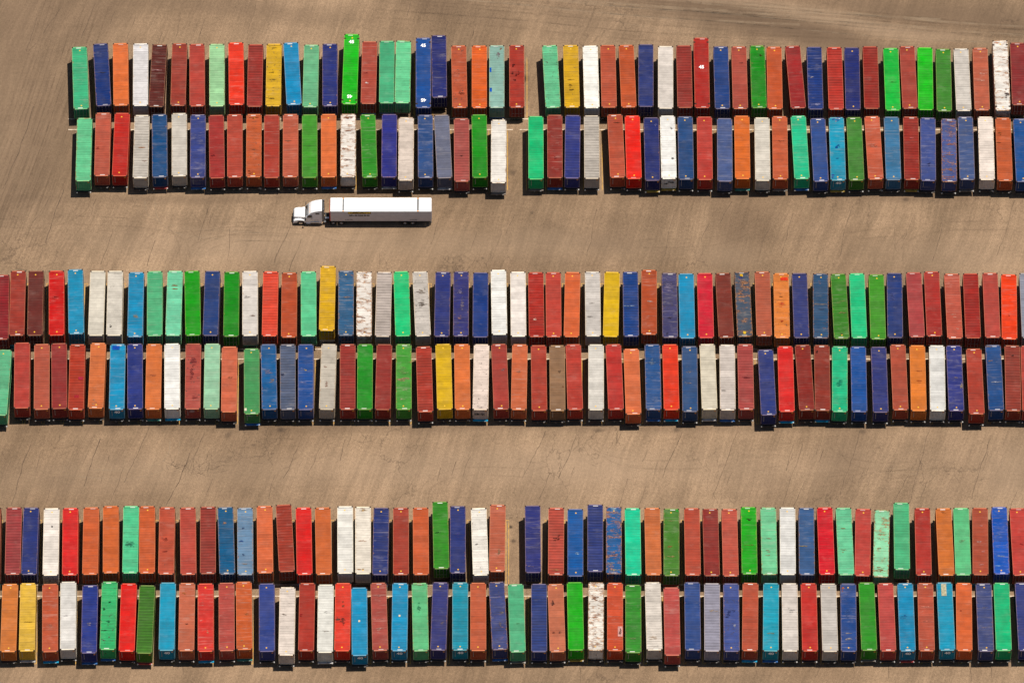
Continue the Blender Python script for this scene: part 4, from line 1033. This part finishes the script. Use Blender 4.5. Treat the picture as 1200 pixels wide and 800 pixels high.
# trailer container
TZ0, TZ1 = 1.27, 4.10
c = MB(); c.box(-HL, HL, -1.30, -1.27, TZ0 + .14, TZ1 - .10, 0); c.box(-HL, HL, 1.27, 1.30, TZ0 + .14, TZ1 - .10, 0)
c.box(-HL, HL, -1.31, -1.25, TZ0, TZ0 + .14, 0); c.box(-HL, HL, 1.25, 1.31, TZ0, TZ0 + .14, 0)
c.box(-HL, HL, -1.29, -1.24, TZ1 - .10, TZ1 - .02, 1); c.box(-HL, HL, 1.24, 1.29, TZ1 - .10, TZ1 - .02, 1)
x = -HL + .5
while x < HL - .3: c.box(x - .03, x + .03, -1.312, -1.30, TZ0 + .14, TZ1 - .10, 0); x += .61
trailer = part('trailer_container', c, [TS, TG_])
xg = (pix(402.3, 240, 4.1).x - XC, pix(489.8, 240, 4.1).x - XC)
edges = [-HL, xg[0] - .13, xg[0] + .13, xg[1] - .13, xg[1] + .13, HL]
for a, b in ((0, 1), (2, 3), (4, 5)):
    r_ = MB(); r_.box(edges[a], edges[b], -1.30, 1.30, TZ1 - .02, TZ1); link('roof_panel', r_.mesh('roof_panel', [TW]), trailer)
for g in xg:
    r_ = MB(); r_.box(g - .12, g + .12, -1.30, 1.30, TZ1 - .16, TZ1 - .09, 0); r_.box(g - .07, g + .07, -1.32, -1.30, TZ0, TZ1 - .12, 1)
    for s_ in (-1, 1): r_.box(g - .085, g + .085, s_*1.2 - .09, s_*1.2 + .09, TZ1 - .09, TZ1 + .004, 2)
    link('lifting_post', r_.mesh('lifting_post', [TB, TS, TP]), trailer)
r_ = MB(); r_.box(-HL - .14, -HL, -1.29, 1.29, TZ0 + .02, TZ1 - .45); link('front_wall', r_.mesh('front_wall', [TR]), trailer)
r_ = MB()
for s_ in (-1, 1):
    r_.box(HL, HL + .05, min(0, s_*1.25), max(0, s_*1.25), TZ0 + .05, TZ1 - .06); 
    for k_ in (.35, .9): r_.cyl((HL + .09, s_ * k_, 2.7), 'z', .025, 2.6, 6)
link('rear_door', r_.mesh('rear_door', [TS]), trailer)
# lettering on the side, too small in the photograph to read: a yellow line over a black one
rg = random.Random(5)
def strokes(name, x0, x1, z0, z1, words, mat, edge=None):
    mb = MB()
    tot = sum(words) + .7 * (len(words) - 1); u = (x1 - x0) / tot; x_ = x0
    if edge is not None: mb.quad((x0 - .05, -1.3135, z0 - .04), (x1 + .05, -1.3135, z0 - .04), (x1 + .05, -1.3135, z1 + .04), (x0 - .05, -1.3135, z1 + .04), 1)
    for wn in words:
        for i in range(wn):
            a, b = x_ + u*.10, x_ + u*.86; zt = z1 if rg.random() < .75 else z0 + (z1 - z0) * .75; st = u * .34; y_ = -1.316
            for (p, q, r2, s2) in ((a, a + st, z0, zt), (b - st, b, z0, zt)) + (((a, b, zt - st, zt),) if rg.random() < .7 else ()) + (((a, b, z0, z0 + st),) if rg.random() < .6 else ()) + (((a, b, (z0+zt)/2 - st/2, (z0+zt)/2 + st/2),) if rg.random() < .6 else ()):
                mb.quad((p, y_, r2), (q, y_, r2), (q, y_, s2), (p, y_, s2), 0)
            x_ += u
        x_ += u * .7
    mats = [mat] + ([edge] if edge is not None else [])
    link(name, mb.mesh(name, mats, False), trailer)
fx = lambda p: pix(p, 250, 3.5).x - XC
strokes('yellow_lettering', fx(408), fx(434.3), 3.42, 3.92, (9,), TY, TYD)
strokes('black_lettering', fx(409.2), fx(433), 2.68, 3.14, (4, 1, 3, 6, 3, 3), TK)
strokes('black_lettering', fx(404), fx(413), 1.62, 1.78, (3, 4, 5), TK); strokes('black_lettering', fx(480), fx(488.5), 1.62, 1.78, (4, 3, 5), TK)
# trailer chassis
c = MB()
for s_ in (-.5, .5): c.box(-HL + .2, HL - .05, s_ - .07, s_ + .07, .92, 1.26)
for i in range(11): c.box(-HL + .6 + i*1.5, -HL + .72 + i*1.5, -1.2, 1.2, 1.08, 1.24)
for s_ in (-1, 1): c.box(-HL + 3.6, -HL + 3.75, s_*.8 - .07, s_*.8 + .07, .25, 1.0)
c.box(HL - .1, HL + .05, -1.2, 1.2, .5, .62)
chs = part('trailer_chassis', c, [TB])
def wheels(parent, px, ys, r=.52):
    xw = pix(px, 262, .5).x - XC
    for y_ in ys:
        mb = MB(); so_ = 1 if y_ > 0 else -1
        mb.cyl((0, 0, 0), 'y', r, .30, 20, 0); mb.cyl((0, -so_*.34, 0), 'y', r, .28, 20, 0) if abs(y_) > 1.06 and r > .5 and px > 380 else None
        mb.cyl((0, so_*.155, 0), 'y', .29, .03, 14, 1); mb.cyl((0, so_*.20, 0), 'y', .10, .09, 10, 1)
        link('wheel', mb.mesh('wheel', [M['rubber'], TC]), parent, (xw, y_, r))
for p_ in (474.6, 483.6): wheels(chs, p_, (-1.12, 1.12))
# tractor
XN = pix(343.6, 256, .8).x - XC
def T(t): return XN + t
def side_prism(mb, pts, hw, m=0, hw2=None):
    """outline in (t, z) from the side; widths may differ for the upper points (z above 2.6)"""
    n = len(mb.v); k = len(pts); hw2 = hw2 or hw
    for s_ in (-1, 1): mb.v += [(T(t_), s_ * (wd or (hw2 if z > 2.7 else hw)), z) for t_, z, wd in [(q + (None,))[:3] if len(q) == 2 else q for q in pts]]
    mb.f.append(tuple(n + i for i in range(k))); mb.m.append(m); mb.f.append(tuple(n + k + i for i in range(k))[::-1]); mb.m.append(m)
    for i in range(k): j = (i+1) % k; mb.f.append((n+i, n+j, n+k+j, n+k+i)); mb.m.append(m)
def smooth(o, wd=.06):
    b = o.modifiers.new('soft_edges', 'BEVEL'); b.width = wd; b.segments = 2; b.limit_method = 'ANGLE'; b.angle_limit = R(25)
c = MB(); side_prism(c, [(1.95, .75), (1.95, 1.95), (2.40, 2.75), (2.62, 3.02), (3.0, 3.40), (3.6, 3.72), (4.55, 3.95), (4.68, 3.90), (4.68, .75)], 1.20, 0, 1.10)
cab = part('cab', c, [TW]); smooth(cab, .12)
c = MB(); side_prism(c, [(.10, .85, .62), (.10, 1.55, .70), (.35, 1.80, .78), (1.90, 2.05, 1.02), (1.95, .85, 1.02)], .9); hd = part('hood', c, [TW]); smooth(hd, .10)
for s_ in (-1, 1):
    c = MB(); arch = [(.10, .62), (.12, 1.10), (.35, 1.32), (.9, 1.48), (1.6, 1.40), (2.05, 1.10), (2.05, .62), (1.82, .62), (1.72, .95), (1.45, 1.12), (1.0, 1.12), (.72, .92), (.62, .62)]
    c.prism([(T(a), b) for a, b in arch], 'y', s_*.80, s_*1.24); f = part('fender', c, [TW]); smooth(f, .05)
    c = MB(); c.box(T(.06), T(.14), s_*.92 - .2, s_*.92 + .2, .88, 1.10); part('headlight', c, [TC])
    c = MB(); c.quad((T(2.18), s_*1.212, 2.10), (T(3.02), s_*1.212, 2.10), (T(3.02), s_*1.20, 2.72), (T(2.44), s_*1.20, 2.72)); part('side_window', c, [TGL])
    c = MB(); c.box(T(3.65), T(4.25), s_*1.10 - .06, s_*1.10 + .075, 2.98, 3.28); part('sleeper_window', c, [TGL])
    c = MB(); c.box(T(2.10), T(3.05), s_*1.202 - .012, s_*1.202 + .012, .90, 2.08); d = part('door', c, [TW])
    c2 = MB(); c2.box(T(2.85), T(3.0), s_*1.225 - .015, s_*1.225 + .015, 1.68, 1.74); link('handle', c2.mesh('handle', [TB]), d)
    c = MB(); c.box(T(1.98), T(2.10), s_*1.48 - .12, s_*1.48 + .12, 1.85, 2.45); c.box(T(2.0), T(2.06), min(s_*1.15, s_*1.4), max(s_*1.15, s_*1.4), 2.2, 2.26); part('mirror', c, [TB])
    c = MB(); c.cyl((T(3.45), s_*1.0, .68), 'x', .30, 1.3, 14); part('fuel_tank', c, [TC])
    c = MB(); c.box(T(2.1), T(4.6), s_*1.16 - .05, s_*1.16 + .05, .45, .76); c.box(T(2.1), T(2.75), s_*1.2 - .09, s_*1.2 + .09, .5, .56); part('side_skirt', c, [TW])
    c = MB(); c.box(T(4.68), T(5.05), s_*1.08 - .03, s_*1.08 + .03, 1.0, 3.75); part('fairing', c, [TG_])
    c = MB(); c.cyl((T(4.95), s_*.88, 2.6), 'z', .09, 3.0, 12); c.cyl((T(4.95), s_*.88, 4.12), 'z', .075, .2, 12); part('exhaust_stack', c, [TC])
c = MB(); c.box(T(4.69), T(4.95), -.6, 1.05, 1.9, 3.86, 0); c.box(T(4.69), T(4.92), -1.1, 1.1, 3.0, 3.80, 0); [c.box(T(4.95), T(5.02), -.4 + i*.3, -.3 + i*.3, 2.0, 3.8, 1) for i in range(5)]; part('rear_panel', c, [TB, TG_])
c = MB()
c.quad((T(2.00), -.98, 2.08), (T(2.00), .98, 2.08), (T(2.46), .90, 2.86), (T(2.46), -.90, 2.86)); ws = part('windshield', c, [TGL]); ws.location.x -= .035; ws.location.z += .02
c = MB(); c.box(T(2.35), T(2.62), -1.02, 1.02, 2.86, 2.93); part('sun_visor', c, [TG_])
c = MB(); c.box(T(0), T(.22), -1.18, 1.18, .38, .80); b_ = part('bumper', c, [TW]); smooth(b_, .07)
c = MB(); c.box(T(.04), T(.10), -.55, .55, .85, 1.55); [c.box(T(.01), T(.04), -.52, .52, .90 + i*.1, .94 + i*.1, 1) for i in range(6)]; part('grille', c, [TB, TC])
c = MB()
for s_ in (-.43, .43): c.box(T(.4), T(8.5), s_ - .06, s_ + .06, .70, 1.0)
c.box(T(5.1), T(5.9), -.4, .4, 1.0, 1.03); c.box(T(6.6), T(7.8), -.5, .5, 1.0, 1.16)
for t_ in (1.2, 6.55, 7.80): c.cyl((T(t_), 0, .52), 'y', .08, 2.0, 8)
fr = part('tractor_frame', c, [TB])
c = MB(); c.box(T(5.15), T(5.75), -.75, -.5, 1.0, 1.25); c.box(T(4.9), T(5.3), -1.15, -.6, .6, .72); part('deck_plate', c, [TC])
wheels(fr, 352.4, (-1.06, 1.06)); 
for p_ in (390.6, 400.0): wheels(fr, p_, (-1.10, 1.10))
for s_ in (-1, 1):
    c = MB(); c.box(T(5.9), T(5.95), s_*1.0 - .3, s_*1.0 + .3, .3, 1.0); part('mud_flap', c, [M['rubber']])
c = MB()
for s_ in (-1, 1):
    c.box(T(3.04), T(3.07), s_*1.206 - .006, s_*1.206 + .006, .95, 2.70); c.box(T(2.10), T(3.04), s_*1.213 - .004, s_*1.213 + .004, .92, .95); c.box(T(3.3), T(4.1), s_*1.206 - .006, s_*1.206 + .006, 1.30, 1.33); c.box(T(3.3), T(4.1), s_*1.206 - .006, s_*1.206 + .006, .98, 1.01)
part('panel_seam', c, [TG_])
for x_ in range(12):
    c = MB(); xx = -HL + .9 + x_ * 1.22; c.box(xx - .015, xx + .015, -1.27, 1.27, TZ1, TZ1 + .012); link('roof_bow', c.mesh('roof_bow', [TG_ if x_ % 3 == 0 else TW]), trailer)
for i in range(5):
    c = MB(); c.box(T(2.66), T(2.76), -.8 + i*.4 - .05, -.8 + i*.4 + .05, 3.08, 3.16); part('marker_lamp', c, [TP])
